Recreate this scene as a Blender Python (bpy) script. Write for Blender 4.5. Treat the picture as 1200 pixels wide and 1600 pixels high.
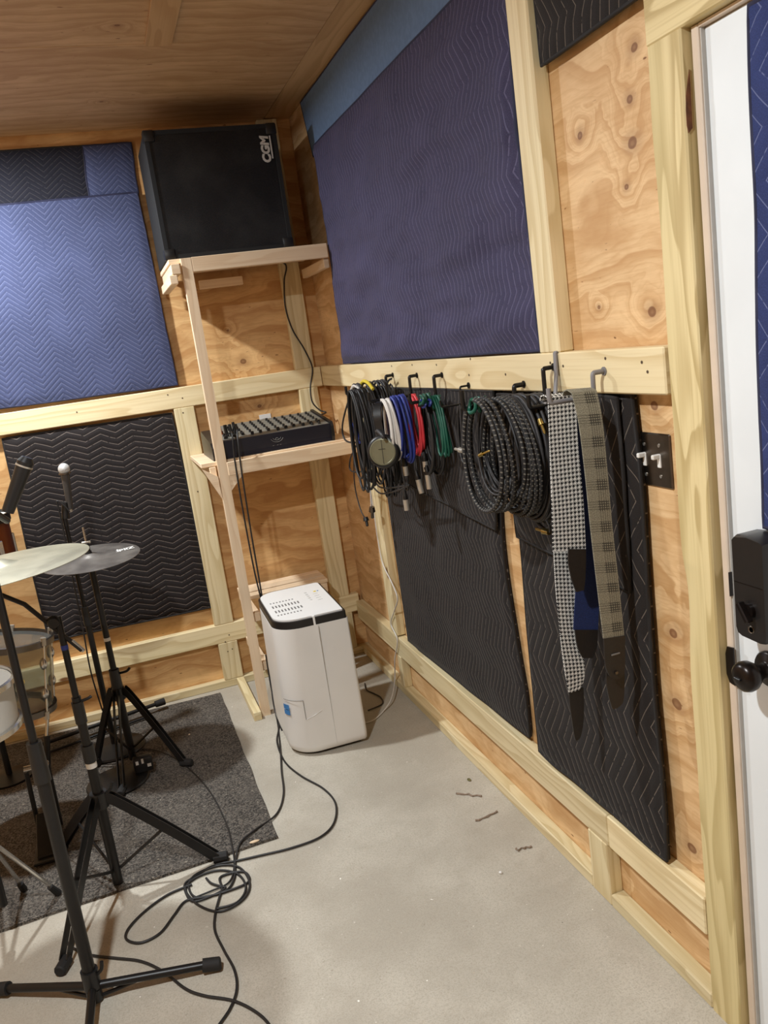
import bpy, bmesh, math, random
from mathutils import Vector, Matrix, Euler, noise
R = math.radians
for o in list(bpy.data.objects): bpy.data.objects.remove(o, do_unlink=True)
scene = bpy.context.scene
COL = scene.collection
rng = random.Random(7)

# ------------------------------------------------------------------ camera
CAM = Vector((-1.01609, -3.83684, 1.49070)); FPX = 1309.34
YAW, PITCH, ROLL = R(17.3099), R(-11.59), R(-8.0674)
fw = Vector((math.sin(YAW)*math.cos(PITCH), math.cos(YAW)*math.cos(PITCH), math.sin(PITCH)))
rt = Vector((math.cos(YAW), -math.sin(YAW), 0)); up = rt.cross(fw)
cr, sr = math.cos(ROLL), math.sin(ROLL)
rt, up = cr*rt + sr*up, -sr*rt + cr*up
cam_d = bpy.data.cameras.new('camera'); cam = bpy.data.objects.new('camera', cam_d); COL.objects.link(cam)
cam.matrix_world = Matrix(((rt.x, up.x, -fw.x, CAM.x), (rt.y, up.y, -fw.y, CAM.y), (rt.z, up.z, -fw.z, CAM.z), (0, 0, 0, 1)))
cam_d.sensor_fit = 'VERTICAL'; cam_d.sensor_height = 24; cam_d.lens = FPX/1600*24; cam_d.clip_start = .02
scene.camera = cam
def on(ax, c, px, py):
    """photo pixel -> point on the plane ax=c"""
    d = rt*((px-600)/FPX) + up*(-(py-800)/FPX) + fw
    i = 'xyz'.index(ax); t = (c-CAM[i])/d[i]
    return CAM + d*t

# ------------------------------------------------------------------ world / light / exposure
world = bpy.data.worlds.new('world'); scene.world = world; world.use_nodes = True
world.node_tree.nodes['Background'].inputs[0].default_value = (.02, .02, .022, 1)
LAMP_A = Vector((-1.50, -.62, 2.44)); LAMP_A_STRENGTH = 1000
LAMP_B = Vector((-1.45, -2.95, 2.44)); LAMP_B_STRENGTH = 1120
LAMP_COL = (.91, .97, 1.0, 1)
vs = scene.view_settings
vs.view_transform = 'Standard'; vs.look = 'None'; vs.gamma = 1; vs.use_curve_mapping = False
vs.exposure = 1.3

# ------------------------------------------------------------------ colours and node helpers
def srgb(r, g, b):
    f = lambda c: (c/255/12.92) if c/255 <= .04045 else ((c/255+.055)/1.055)**2.4
    return (f(r), f(g), f(b), 1)
class NT:
    def __init__(s, name):
        s.m = bpy.data.materials.new(name); s.m.use_nodes = True
        s.t = s.m.node_tree; s.t.nodes.clear()
        s.out = s.n('ShaderNodeOutputMaterial'); s.p = s.n('ShaderNodeBsdfPrincipled')
        s.l(s.p.outputs[0], s.out.inputs[0])
    def n(s, t, **kw):
        nd = s.t.nodes.new(t)
        for k, v in kw.items(): setattr(nd, k, v)
        return nd
    def l(s, a, b): s.t.links.new(a, b)
    def put(s, a, inp):
        if hasattr(a, 'is_linked'): s.l(a, inp)
        else: inp.default_value = a
    def math(s, op, a, b=0.0, c=None, clamp=False):
        nd = s.n('ShaderNodeMath', operation=op, use_clamp=clamp)
        s.put(a, nd.inputs[0]); s.put(b, nd.inputs[1])
        if c is not None: s.put(c, nd.inputs[2])
        return nd.outputs[0]
    def mix(s, f, a, b, blend='MIX'):
        nd = s.n('ShaderNodeMix', data_type='RGBA', blend_type=blend)
        s.put(f, nd.inputs[0]); s.put(a, nd.inputs[6]); s.put(b, nd.inputs[7])
        return nd.outputs[2]
    def noise(s, vec, scale=5, detail=3, rough=.5, dist=0):
        nd = s.n('ShaderNodeTexNoise')
        if vec is not None: s.l(vec, nd.inputs['Vector'])
        nd.inputs['Scale'].default_value = scale; nd.inputs['Detail'].default_value = detail
        nd.inputs['Roughness'].default_value = rough; nd.inputs['Distortion'].default_value = dist
        return nd.outputs['Fac']
    def smooth(s, v, a, b, c=0.0, d=1.0):
        nd = s.n('ShaderNodeMapRange', interpolation_type='SMOOTHSTEP')
        s.put(v, nd.inputs[0]); s.put(a, nd.inputs[1]); s.put(b, nd.inputs[2]); s.put(c, nd.inputs[3]); s.put(d, nd.inputs[4])
        return nd.outputs[0]
    def mapping(s, vec, scale=(1, 1, 1), loc=(0, 0, 0)):
        nd = s.n('ShaderNodeMapping'); s.l(vec, nd.inputs[0])
        s.put(loc, nd.inputs[1]); nd.inputs[3].default_value = scale
        return nd.outputs[0]
    def bump(s, h, strength=.3, dist=.01):
        nd = s.n('ShaderNodeBump'); s.put(h, nd.inputs['Height'])
        nd.inputs['Strength'].default_value = strength; nd.inputs['Distance'].default_value = dist
        s.l(nd.outputs[0], s.p.inputs['Normal'])
    def set(s, **kw):
        for k, v in kw.items(): s.put(v, s.p.inputs[k.replace('_', ' ')])
        return s.m
def plain(name, col, rough=.5, metal=0, var=.08, vscale=30, bump=0, spec=.5):
    k = NT(name); tc = k.n('ShaderNodeTexCoord').outputs['Object']
    n = k.noise(tc, vscale, 3)
    dark = tuple(c*(1-var*2) for c in col[:3]) + (1,)
    k.set(Base_Color=k.mix(k.smooth(n, .35, .7), dark, col), Roughness=rough, Metallic=metal)
    k.p.inputs['Specular IOR Level'].default_value = spec
    if bump: k.bump(n, bump, .002)
    return k.m

def wood(name, c_light, c_dark, freq=70, rough=.6, streak=.5, knots=True, knotcol=srgb(120, 78, 42), wob=1.0, tint=None):
    """sawn board: UV in metres, u along the length; every board takes its own offset"""
    k = NT(name); uv = k.n('ShaderNodeTexCoord').outputs['UV']
    oi = k.n('ShaderNodeObjectInfo').outputs['Random']
    cb = k.n('ShaderNodeCombineXYZ'); k.l(k.math('MULTIPLY', oi, 37.0), cb.inputs[0]); k.l(k.math('MULTIPLY', oi, 11.3), cb.inputs[1]); k.l(k.math('MULTIPLY', oi, 5.1), cb.inputs[2])
    v = k.mapping(uv, (1, 1, 1), cb.outputs[0])
    sep = k.n('ShaderNodeSeparateXYZ'); k.l(v, sep.inputs[0])
    w = k.noise(k.mapping(v, (1.1, 9, 1)), 1.0, 2, .5)
    f = k.math('ADD', k.math('MULTIPLY', sep.outputs[1], freq), k.math('MULTIPLY', w, 16*wob))
    vo = None
    if knots:
        vo = k.n('ShaderNodeTexVoronoi'); k.l(k.mapping(v, (1.7, 4.2, 1)), vo.inputs['Vector']); vo.inputs['Scale'].default_value = 1.0
        d = vo.outputs['Distance']
        f = k.math('ADD', f, k.smooth(d, 0.0, .34, 4.0, 0.0))
    fr = k.math('FRACT', k.math('MULTIPLY', f, .36))
    band = k.math('MULTIPLY', k.smooth(fr, .25, .9), k.smooth(fr, .92, 1.0, 1, 0))
    st = k.noise(k.mapping(v, (3, 160, 1)), 1.0, 2, .6)
    col = k.mix(k.math('MULTIPLY', band, streak), c_light, c_dark)
    col = k.mix(k.math('MULTIPLY', k.smooth(st, .45, .8), .35), col, c_dark)
    big = k.noise(k.mapping(v, (.8, 4, 1)), 1.3, 2)
    col = k.mix(k.math('MULTIPLY', k.smooth(big, .4, .75), .35), col, tint or c_dark)
    if knots:
        kn = k.smooth(d, .035, .06, 1, 0)
        col = k.mix(kn, col, knotcol)
    hv = k.n('ShaderNodeHueSaturation'); k.l(k.math('MULTIPLY_ADD', oi, .22, .89), hv.inputs['Value']); k.l(col, hv.inputs['Color'])
    k.set(Base_Color=hv.outputs[0], Roughness=rough)
    k.bump(k.math('ADD', k.math('MULTIPLY', band, .4), st), .12, .002)
    return k.m

def plywood(name, c_light, c_dark, knots=(), seed=0, freq=17, rough=.62, wig=4.5):
    """rotary-cut veneer sheet: UV in metres on the wall, knots at (u, v, radius)"""
    k = NT(name); uv = k.n('ShaderNodeTexCoord').outputs['UV']
    v = k.mapping(uv, (1, 1, 1), (seed*3.7, seed*1.9, 0))
    sep0 = k.n('ShaderNodeSeparateXYZ'); k.l(uv, sep0.inputs[0])
    f = k.math('MULTIPLY', sep0.outputs[1], freq)
    w = k.noise(k.mapping(v, (1.4, 3.2, 1)), 1.0, 3, .55)
    f = k.math('ADD', f, k.math('MULTIPLY', w, wig*2))
    w2 = k.noise(k.mapping(v, (5, 12, 1)), 1.0, 2, .5)
    f = k.math('ADD', f, k.math('MULTIPLY', w2, .9))
    wob = k.noise(k.mapping(v, (14, 14, 1)), 1.0, 2, .5)
    kn_mask = None; ring = None
    for (u0, v0, r0) in knots:
        vd = k.n('ShaderNodeVectorMath', operation='DISTANCE'); k.l(k.mapping(uv, (.8, 1, 0)), vd.inputs[0]); vd.inputs[1].default_value = (u0*.8, v0, 0)
        d = k.math('MULTIPLY', vd.outputs['Value'], k.math('MULTIPLY_ADD', wob, 1.3, .35))
        f = k.math('ADD', f, k.smooth(d, r0*.4, r0*6.5, 2.6, 0.0))
        m = k.smooth(d, r0*.55, r0*.8, .85, 0)
        halo = k.smooth(d, r0*.6, r0*2.2, .28, 0)
        m = k.math('MAXIMUM', m, halo)
        core = k.smooth(d, r0*.1, r0*.4, .12, 0)
        m = k.math('SUBTRACT', m, core)
        kn_mask = m if kn_mask is None else k.math('MAXIMUM', kn_mask, m)
    fr = k.math('FRACT', k.math('MULTIPLY', f, .62))
    band = k.math('MULTIPLY', k.smooth(fr, .30, .90), k.smooth(fr, .93, 1.0, 1, 0))
    fr2 = k.math('FRACT', k.math('MULTIPLY', f, 2.3))
    fine = k.math('MULTIPLY', k.smooth(fr2, .4, .9), k.smooth(fr2, .9, 1.0, 1, 0))
    st = k.noise(k.mapping(v, (6, 150, 1)), 1.0, 2, .6)
    patch = k.noise(k.mapping(v, (2.2, 6, 1)), 1.4, 4, .65)
    fib = k.noise(k.mapping(v, (40, 260, 1)), 1.0, 2, .6)
    col = k.mix(k.math('MULTIPLY', band, .55), c_light, c_dark)
    col = k.mix(k.math('MULTIPLY', fine, .22), col, c_dark)
    col = k.mix(k.math('MULTIPLY', k.smooth(st, .42, .8), .35), col, c_dark)
    col = k.mix(k.math('MULTIPLY', k.smooth(patch, .42, .7), .6), col, c_dark)
    col = k.mix(k.math('MULTIPLY', k.smooth(patch, .48, .3), .5), col, tuple(min(1, c*1.18) for c in c_light[:3])+(1,))
    col = k.mix(k.math('MULTIPLY', k.smooth(fib, .5, .8), .25), col, c_dark)
    if kn_mask is not None: col = k.mix(kn_mask, col, srgb(112, 66, 34))
    sp = k.noise(k.mapping(v, (30, 90, 1)), 1.0, 1)
    col = k.mix(k.smooth(sp, .74, .8), col, srgb(130, 88, 48))
    k.set(Base_Color=col, Roughness=rough)
    k.bump(k.math('ADD', k.math('MULTIPLY', band, .5), st), .1, .002)
    return k.m

def quilt(name, col, thread, swap=False, period=.15, amp=.03, gap=.026, rough=.85, lw=.07, warp=.012, tmix=.55):
    """moving-blanket cloth with zigzag quilting stitched along u (or v when swapped); UV in metres"""
    k = NT(name); uv = k.n('ShaderNodeTexCoord').outputs['UV']
    sep = k.n('ShaderNodeSeparateXYZ'); k.l(uv, sep.inputs[0])
    u, v = (sep.outputs[1], sep.outputs[0]) if swap else (sep.outputs[0], sep.outputs[1])
    wv = k.noise(uv, 3.2, 2, .5)
    tri = k.math('PINGPONG', k.math('ADD', u, k.math('MULTIPLY', wv, warp*2)), period/2)
    p = k.math('ADD', v, k.math('MULTIPLY', tri, 4*amp/period))
    p = k.math('ADD', p, k.math('MULTIPLY', wv, warp*2))
    p = k.math('DIVIDE', p, gap)
    fr = k.math('FRACT', p); d = k.math('ABSOLUTE', k.math('SUBTRACT', fr, .5))      # .5 at the stitch line, 0 mid
    line = k.smooth(d, .5-lw, .5-lw*.3)
    cell = k.noise(k.mapping(uv, (1, 1, 1)), 160, 1)
    dash = k.smooth(k.noise(uv, 90, 1), .30, .45)
    puff = k.math('POWER', k.math('SUBTRACT', 1.0, k.math('MULTIPLY', d, 2.0), clamp=True), .5)
    fuzz = k.noise(uv, 420, 2, .7)
    cl = k.mix(k.smooth(fuzz, .3, .75), tuple(c*.72 for c in col[:3])+(1,), tuple(min(1, c*1.25) for c in col[:3])+(1,))
    blot = k.noise(uv, 5, 3)
    cl = k.mix(k.math('MULTIPLY', k.smooth(blot, .4, .75), .35), cl, tuple(min(1, c*1.5) for c in col[:3])+(1,))
    k.set(Base_Color=k.mix(k.math('MULTIPLY', k.math('MULTIPLY', line, dash), tmix), cl, thread), Roughness=rough)
    k.p.inputs['Sheen Weight'].default_value = .04; k.p.inputs['Specular IOR Level'].default_value = .25
    h = k.math('ADD', k.math('MULTIPLY', puff, 1.0), k.math('MULTIPLY', fuzz, .05))
    k.bump(h, .30, .006)
    return k.m

# ------------------------------------------------------------------ materials
M = {}
M['lumber'] = wood('treated lumber', srgb(230, 213, 172), srgb(188, 162, 110), freq=55, streak=.5, tint=srgb(206, 194, 146))
M['lumber_door'] = wood('treated door post', srgb(222, 202, 152), srgb(168, 142, 88), freq=38, streak=.65, tint=srgb(196, 184, 128), wob=1.3)
M['rail_pale'] = wood('pale rail lumber', srgb(238, 219, 176), srgb(205, 176, 122), freq=46, streak=.5, tint=srgb(226, 206, 158))
M['pine'] = wood('planed pine', srgb(238, 214, 182), srgb(212, 176, 136), freq=60, streak=.35, knots=True, knotcol=srgb(165, 115, 75))
M['batten'] = wood('ceiling batten', srgb(206, 170, 124), srgb(176, 136, 90), freq=50, streak=.5, knots=False)
KR = [on('x', 0, *p) for p in ((991, 74), (984, 155), (906, 212), (988, 224), (979, 292), (1019, 487), (1052, 990), (1057, 1100), (1081, 1325), (1022, 634), (936, 480), (950, 1378))]
KRr = [.014, .013, .010, .015, .009, .014, .017, .016, .017, .015, .006, .02]
M['ply_right'] = plywood('right wall plywood', srgb(226, 190, 142), srgb(186, 138, 84), [(p.y, p.z, r) for p, r in zip(KR, KRr)], seed=1)
KB = [on('y', 0, *p) for p in ((372, 519), (385, 566), (262, 1083), (348, 470), (398, 590), (311, 1048))]
M['ply_back'] = plywood('back wall plywood', srgb(222, 180, 124), srgb(180, 126, 70), [(p.x, p.z, r) for p, r in zip(KB, (.018, .022, .013, .008, .012, .006))], seed=4)
M['ply_ceiling'] = plywood('ceiling plywood', srgb(206, 172, 130), srgb(176, 136, 92), [(-.76, -.84, .010), (-.80, -.13, .008), (-.62, -.72, .006)], seed=9, freq=26)
M['ply_plain'] = plywood('unseen plywood', srgb(205, 165, 115), srgb(180, 135, 85), [], seed=12)
def concrete():
    k = NT('concrete'); tc = k.n('ShaderNodeTexCoord').outputs['Object']
    a = k.noise(tc, 2.2, 5, .6); b = k.noise(tc, 14, 4, .6); c = k.noise(tc, 70, 2, .7); e = k.noise(tc, 260, 2)
    col = k.mix(k.smooth(a, .35, .7), srgb(172, 163, 148), srgb(197, 189, 174))
    col = k.mix(k.math('MULTIPLY', k.smooth(b, .5, .75), .4), col, srgb(166, 156, 140))
    col = k.mix(k.math('MULTIPLY', k.smooth(c, .68, .76), .6), col, srgb(226, 220, 206))
    col = k.mix(k.math('MULTIPLY', k.smooth(c, .33, .26), .6), col, srgb(140, 128, 110))
    col = k.mix(k.math('MULTIPLY', k.smooth(e, .45, .7), .3), col, srgb(150, 142, 128))
    g2 = k.noise(tc, 130, 3, .75); col = k.mix(k.math('MULTIPLY', k.smooth(g2, .42, .66), .4), col, srgb(158, 149, 134))
    g3 = k.noise(tc, 36, 2, .6); col = k.mix(k.smooth(g3, .765, .79), col, srgb(92, 80, 66)); g4 = k.noise(k.mapping(tc, (1, 1, 1), (7, 3, 0)), 42, 2, .6); col = k.mix(k.smooth(g4, .75, .775), col, srgb(240, 236, 226))
    k.set(Base_Color=col, Roughness=.85); k.bump(k.math('ADD', c, k.math('MULTIPLY', e, .6)), .22, .003)
    return k.m
M['concrete'] = concrete()
def rugmat():
    k = NT('rug pile'); tc = k.n('ShaderNodeTexCoord').outputs['Object']
    a = k.noise(tc, 170, 2, .75); b = k.noise(tc, 9, 3); c = k.noise(tc, 90, 1)
    col = k.mix(k.smooth(a, .38, .64), srgb(40, 36, 33), srgb(112, 104, 95))
    col = k.mix(k.math('MULTIPLY', k.smooth(b, .4, .7), .25), col, srgb(112, 104, 95))
    col = k.mix(k.smooth(c, .72, .76), col, srgb(150, 140, 125))
    k.set(Base_Color=col, Roughness=.95); k.bump(a, .8, .006)
    return k.m
M['rug'] = rugmat()
M['q_backblue'] = quilt('blue quilted cloth', srgb(66, 72, 102), srgb(124, 129, 160), period=.135, amp=.030, gap=.0215, tmix=.5, lw=.10)
M['q_backdark'] = quilt('dark quilted cloth', srgb(32, 32, 42), srgb(96, 92, 92), period=.135, amp=.028, gap=.022, tmix=.5)
M['q_backblk'] = quilt('black quilted cloth', srgb(36, 31, 31), srgb(130, 118, 110), period=.135, amp=.013, gap=.0265, tmix=.75, lw=.075)
M['q_navy'] = quilt('navy quilted cloth', srgb(62, 59, 86), srgb(108, 105, 136), swap=True, period=.17, amp=.018, gap=.024, tmix=.62, lw=.10, warp=.024)
M['q_black'] = quilt('charcoal quilted cloth', srgb(34, 30, 30), srgb(126, 116, 106), swap=True, period=.17, amp=.022, gap=.024, tmix=.6, lw=.06, warp=.03)
M['q_black2'] = quilt('charcoal quilted cloth wide', srgb(34, 30, 29), srgb(134, 122, 110), swap=True, period=.2, amp=.03, gap=.03, tmix=.6, lw=.05, warp=.02)
M['q_door'] = quilt('door quilted cloth', srgb(44, 54, 98), srgb(120, 128, 165), swap=True, period=.16, amp=.04, gap=.04, tmix=.6, lw=.05)
M['lightblue'] = plain('light blue backing cloth', srgb(104, 132, 172), .85, var=.06, vscale=60, bump=.2)
M['bind_navy'] = plain('navy binding', srgb(40, 42, 70), .8, bump=.2)
M['bind_black'] = plain('black binding', srgb(30, 27, 27), .8, bump=.2)
M['door_white'] = plain('white door paint', srgb(226, 230, 232), .45, var=.02, vscale=8)
M['jamb'] = plain('primed jamb', srgb(226, 208, 188), .55, var=.04, vscale=12)
M['jamb_shade'] = plain('weatherstrip grey', srgb(196, 192, 186), .7, var=.03)  # shade on the jamb's inner face, put into the colour
M['bronze'] = plain('oil rubbed bronze', srgb(38, 31, 28), .28, .6, var=.05)
M['lock_black'] = plain('lock black plastic', srgb(34, 31, 30), .35, .1, var=.05)
M['black_metal'] = plain('black painted metal', srgb(33, 31, 30), .38, .35, var=.08)
M['black_plastic'] = plain('black plastic', srgb(27, 26, 26), .4, var=.08)
M['rubber'] = plain('black rubber', srgb(30, 28, 27), .75, var=.1)
M['chrome'] = plain('chrome', srgb(205, 202, 196), .2, .85, var=.04)
M['steel'] = plain('brushed steel', srgb(120, 112, 104), .35, 1, var=.08)
M['nickel'] = plain('nickel plug', srgb(200, 194, 182), .32, .6, var=.04)
M['brass'] = plain('gold plug', srgb(205, 180, 110), .28, 1, var=.04)
M['grey_hook'] = plain('grey hook coating', srgb(132, 128, 128), .5, var=.06)
M['cable'] = plain('black cable rubber', srgb(36, 34, 34), .5, var=.08)
M['cable_grey'] = plain('charcoal woven cable', srgb(54, 51, 51), .55, var=.12, vscale=200)
M['cable_white'] = plain('white cable', srgb(214, 208, 200), .5, var=.04)
M['cable_blue'] = plain('blue cable', srgb(44, 58, 140), .45, var=.06)
M['cable_red'] = plain('red cable', srgb(214, 58, 66), .45, var=.06)
M['cable_green'] = plain('green cable', srgb(14, 84, 66), .45, var=.06)
M['yellow'] = plain('yellow tie', srgb(226, 200, 60), .5, var=.04)
M['white_plastic'] = plain('white plastic', srgb(232, 229, 224), .35, var=.015, vscale=6)
M['white_bright'] = plain('white lid plastic', srgb(240, 239, 236), .3, var=.01, vscale=6)
M['grey_print'] = plain('grey print', srgb(120, 118, 116), .6)
M['pale_print'] = plain('pale print', srgb(205, 203, 198), .6)
M['sticker_blue'] = plain('blue sticker', srgb(70, 130, 190), .5)
M['leather'] = plain('black leather', srgb(34, 30, 29), .45, var=.1, vscale=120, bump=.2)
M['leather_edge'] = plain('leather edge', srgb(150, 146, 138), .6)
M['strap_blue'] = plain('blue webbing', srgb(27, 44, 96), .85, var=.15, vscale=300, bump=.2)
M['carpet_black'] = plain('cabinet carpet', srgb(28, 28, 30), .9, var=.12, vscale=240, bump=.3)
M['cone'] = plain('speaker cone', srgb(74, 72, 72), .5)
M['mixer_blue'] = plain('mixer blue front', srgb(28, 28, 44), .42, var=.05)
M['mixer_grey'] = plain('mixer panel', srgb(122, 118, 108), .5, var=.06)
M['orange'] = plain('orange plug', srgb(236, 120, 50), .5)
M['bark'] = plain('dry debris', srgb(158, 138, 120), .9, var=.2, vscale=200)
M['bark_dark'] = plain('dark screw', srgb(84, 66, 48), .6)
M['leafgreen'] = plain('olive debris', srgb(120, 112, 70), .9, var=.2)
M['amber'] = plain('brown drum wrap', srgb(120, 52, 14), .3, var=.1, vscale=4)
M['head'] = plain('drum head', srgb(205, 202, 194), .5, var=.02)
M['blue_tape'] = plain('blue tape', srgb(44, 58, 130), .6)
def glassy():
    k = NT('clear acrylic')
    k.set(Base_Color=srgb(205, 208, 205), Roughness=.06, IOR=1.45); k.p.inputs['Transmission Weight'].default_value = .92
    k.p.inputs['IOR'].default_value = 1.06
    return k.m
M['acrylic'] = glassy()
def grille():
    k = NT('speaker grille mesh'); tc = k.n('ShaderNodeTexCoord').outputs['Object']
    vo = k.n('ShaderNodeTexVoronoi'); k.l(tc, vo.inputs['Vector']); vo.inputs['Scale'].default_value = 190; vo.inputs['Randomness'].default_value = .1
    n = k.noise(tc, 6, 3)
    k.set(Base_Color=k.mix(k.smooth(n, .4, .75), srgb(25, 26, 29), srgb(44, 45, 46)), Roughness=.45, Metallic=.3)
    tr = k.n('ShaderNodeBsdfTransparent'); mx = k.n('ShaderNodeMixShader')
    k.l(k.smooth(vo.outputs['Distance'], .3, .45, .8, 0), mx.inputs[0]); k.l(k.p.outputs[0], mx.inputs[1]); k.l(tr.outputs[0], mx.inputs[2]); k.l(mx.outputs[0], k.out.inputs[0])
    return k.m
M['grille'] = grille()
def cymbalmat(name, c1, c2, rough):
    k = NT(name); tc = k.n('ShaderNodeTexCoord').outputs['Object']
    ln = k.n('ShaderNodeVectorMath', operation='LENGTH'); k.l(tc, ln.inputs[0])
    s = k.math('SINE', k.math('MULTIPLY', ln.outputs['Value'], 1500))
    n = k.noise(tc, 11, 3)
    k.set(Base_Color=k.mix(k.smooth(n, .3, .7), c1, c2), Roughness=rough, Metallic=.45); k.bump(s, .12, .001)
    return k.m
M['cym_bronze'] = cymbalmat('pale bronze cymbal', srgb(146, 141, 120), srgb(166, 160, 138), .42)
M['cym_dark'] = cymbalmat('dark bronze cymbal', srgb(92, 86, 82), srgb(128, 122, 116), .38)
def houndstooth():
    k = NT('houndstooth weave'); uv = k.n('ShaderNodeTexCoord').outputs['UV']
    sep = k.n('ShaderNodeSeparateXYZ'); k.l(uv, sep.inputs[0])
    S = .0095
    x = k.math('DIVIDE', sep.outputs[0], S); y = k.math('DIVIDE', sep.outputs[1], S)
    fx = k.math('FRACT', x); fy = k.math('FRACT', y)
    # warp and weft of 4+4 threads: dark where both dark, twill where mixed
    ax = k.math('GREATER_THAN', fx, .5); ay = k.math('GREATER_THAN', fy, .5)
    tw = k.math('GREATER_THAN', k.math('FRACT', k.math('MULTIPLY', k.math('ADD', fx, fy), 2.0)), .5)
    both = k.math('MULTIPLY', ax, ay)
    either = k.math('SUBTRACT', k.math('ADD', ax, ay), k.math('MULTIPLY', both, 2.0))
    dark = k.math('ADD', both, k.math('MULTIPLY', either, tw), clamp=True)
    k.set(Base_Color=k.mix(dark, srgb(222, 220, 214), srgb(24, 23, 24)), Roughness=.85)
    k.bump(dark, .25, .001)
    return k.m
M['hound'] = houndstooth()
def plaid():
    k = NT('grey plaid weave'); uv = k.n('ShaderNodeTexCoord').outputs['UV']
    sep = k.n('ShaderNodeSeparateXYZ'); k.l(uv, sep.inputs[0])
    u, v = sep.outputs[0], sep.outputs[1]
    def stripes(c, per, w, off):
        return k.math('LESS_THAN', k.math('FRACT', k.math('ADD', k.math('DIVIDE', c, per), off)), w)
    ub = stripes(u, .06, .42, .05); vb = stripes(v, .044, .5, .0)
    uf = stripes(u, .0052, .42, 0); vf = stripes(v, .0052, .42, 0)
    a = k.math('MULTIPLY', ub, uf); b = k.math('MULTIPLY', vb, vf)
    both = k.math('MULTIPLY', k.math('MAXIMUM', a, b), k.math('MULTIPLY', ub, vb))
    fine = k.noise(uv, 500, 1)
    base = k.mix(k.smooth(fine, .35, .65), srgb(112, 108, 94), srgb(150, 146, 128))
    col = k.mix(k.math('MULTIPLY', k.math('MAXIMUM', a, b), .45), base, srgb(60, 55, 48))
    col = k.mix(k.math('MULTIPLY', both, .75), col, srgb(30, 27, 25))
    k.set(Base_Color=col, Roughness=.9)
    return k.m
M['plaid'] = plaid()
def braided():
    k = NT('braided black cable'); uv = k.n('ShaderNodeTexCoord').outputs['UV']
    sep = k.n('ShaderNodeSeparateXYZ'); k.l(uv, sep.inputs[0])
    p = k.math('ADD', k.math('DIVIDE', sep.outputs[0], .012), sep.outputs[1])
    fr = k.math('FRACT', p)
    a = k.math('GREATER_THAN', fr, .72)
    b = k.math('GREATER_THAN', k.math('FRACT', k.math('SUBTRACT', k.math('DIVIDE', sep.outputs[0], .012), k.math('MULTIPLY', sep.outputs[1], 2.0))), .45)
    m = k.math('MULTIPLY', a, b)
    k.set(Base_Color=k.mix(m, srgb(30, 28, 28), srgb(116, 110, 100)), Roughness=.7)
    return k.m
M['braid'] = braided()
def emit(name, strength):
    k = NT(name); k.set(Base_Color=(1, 1, 1, 1)); k.p.inputs['Emission Color'].default_value = LAMP_COL
    k.p.inputs['Emission Strength'].default_value = strength
    return k.m

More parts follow.
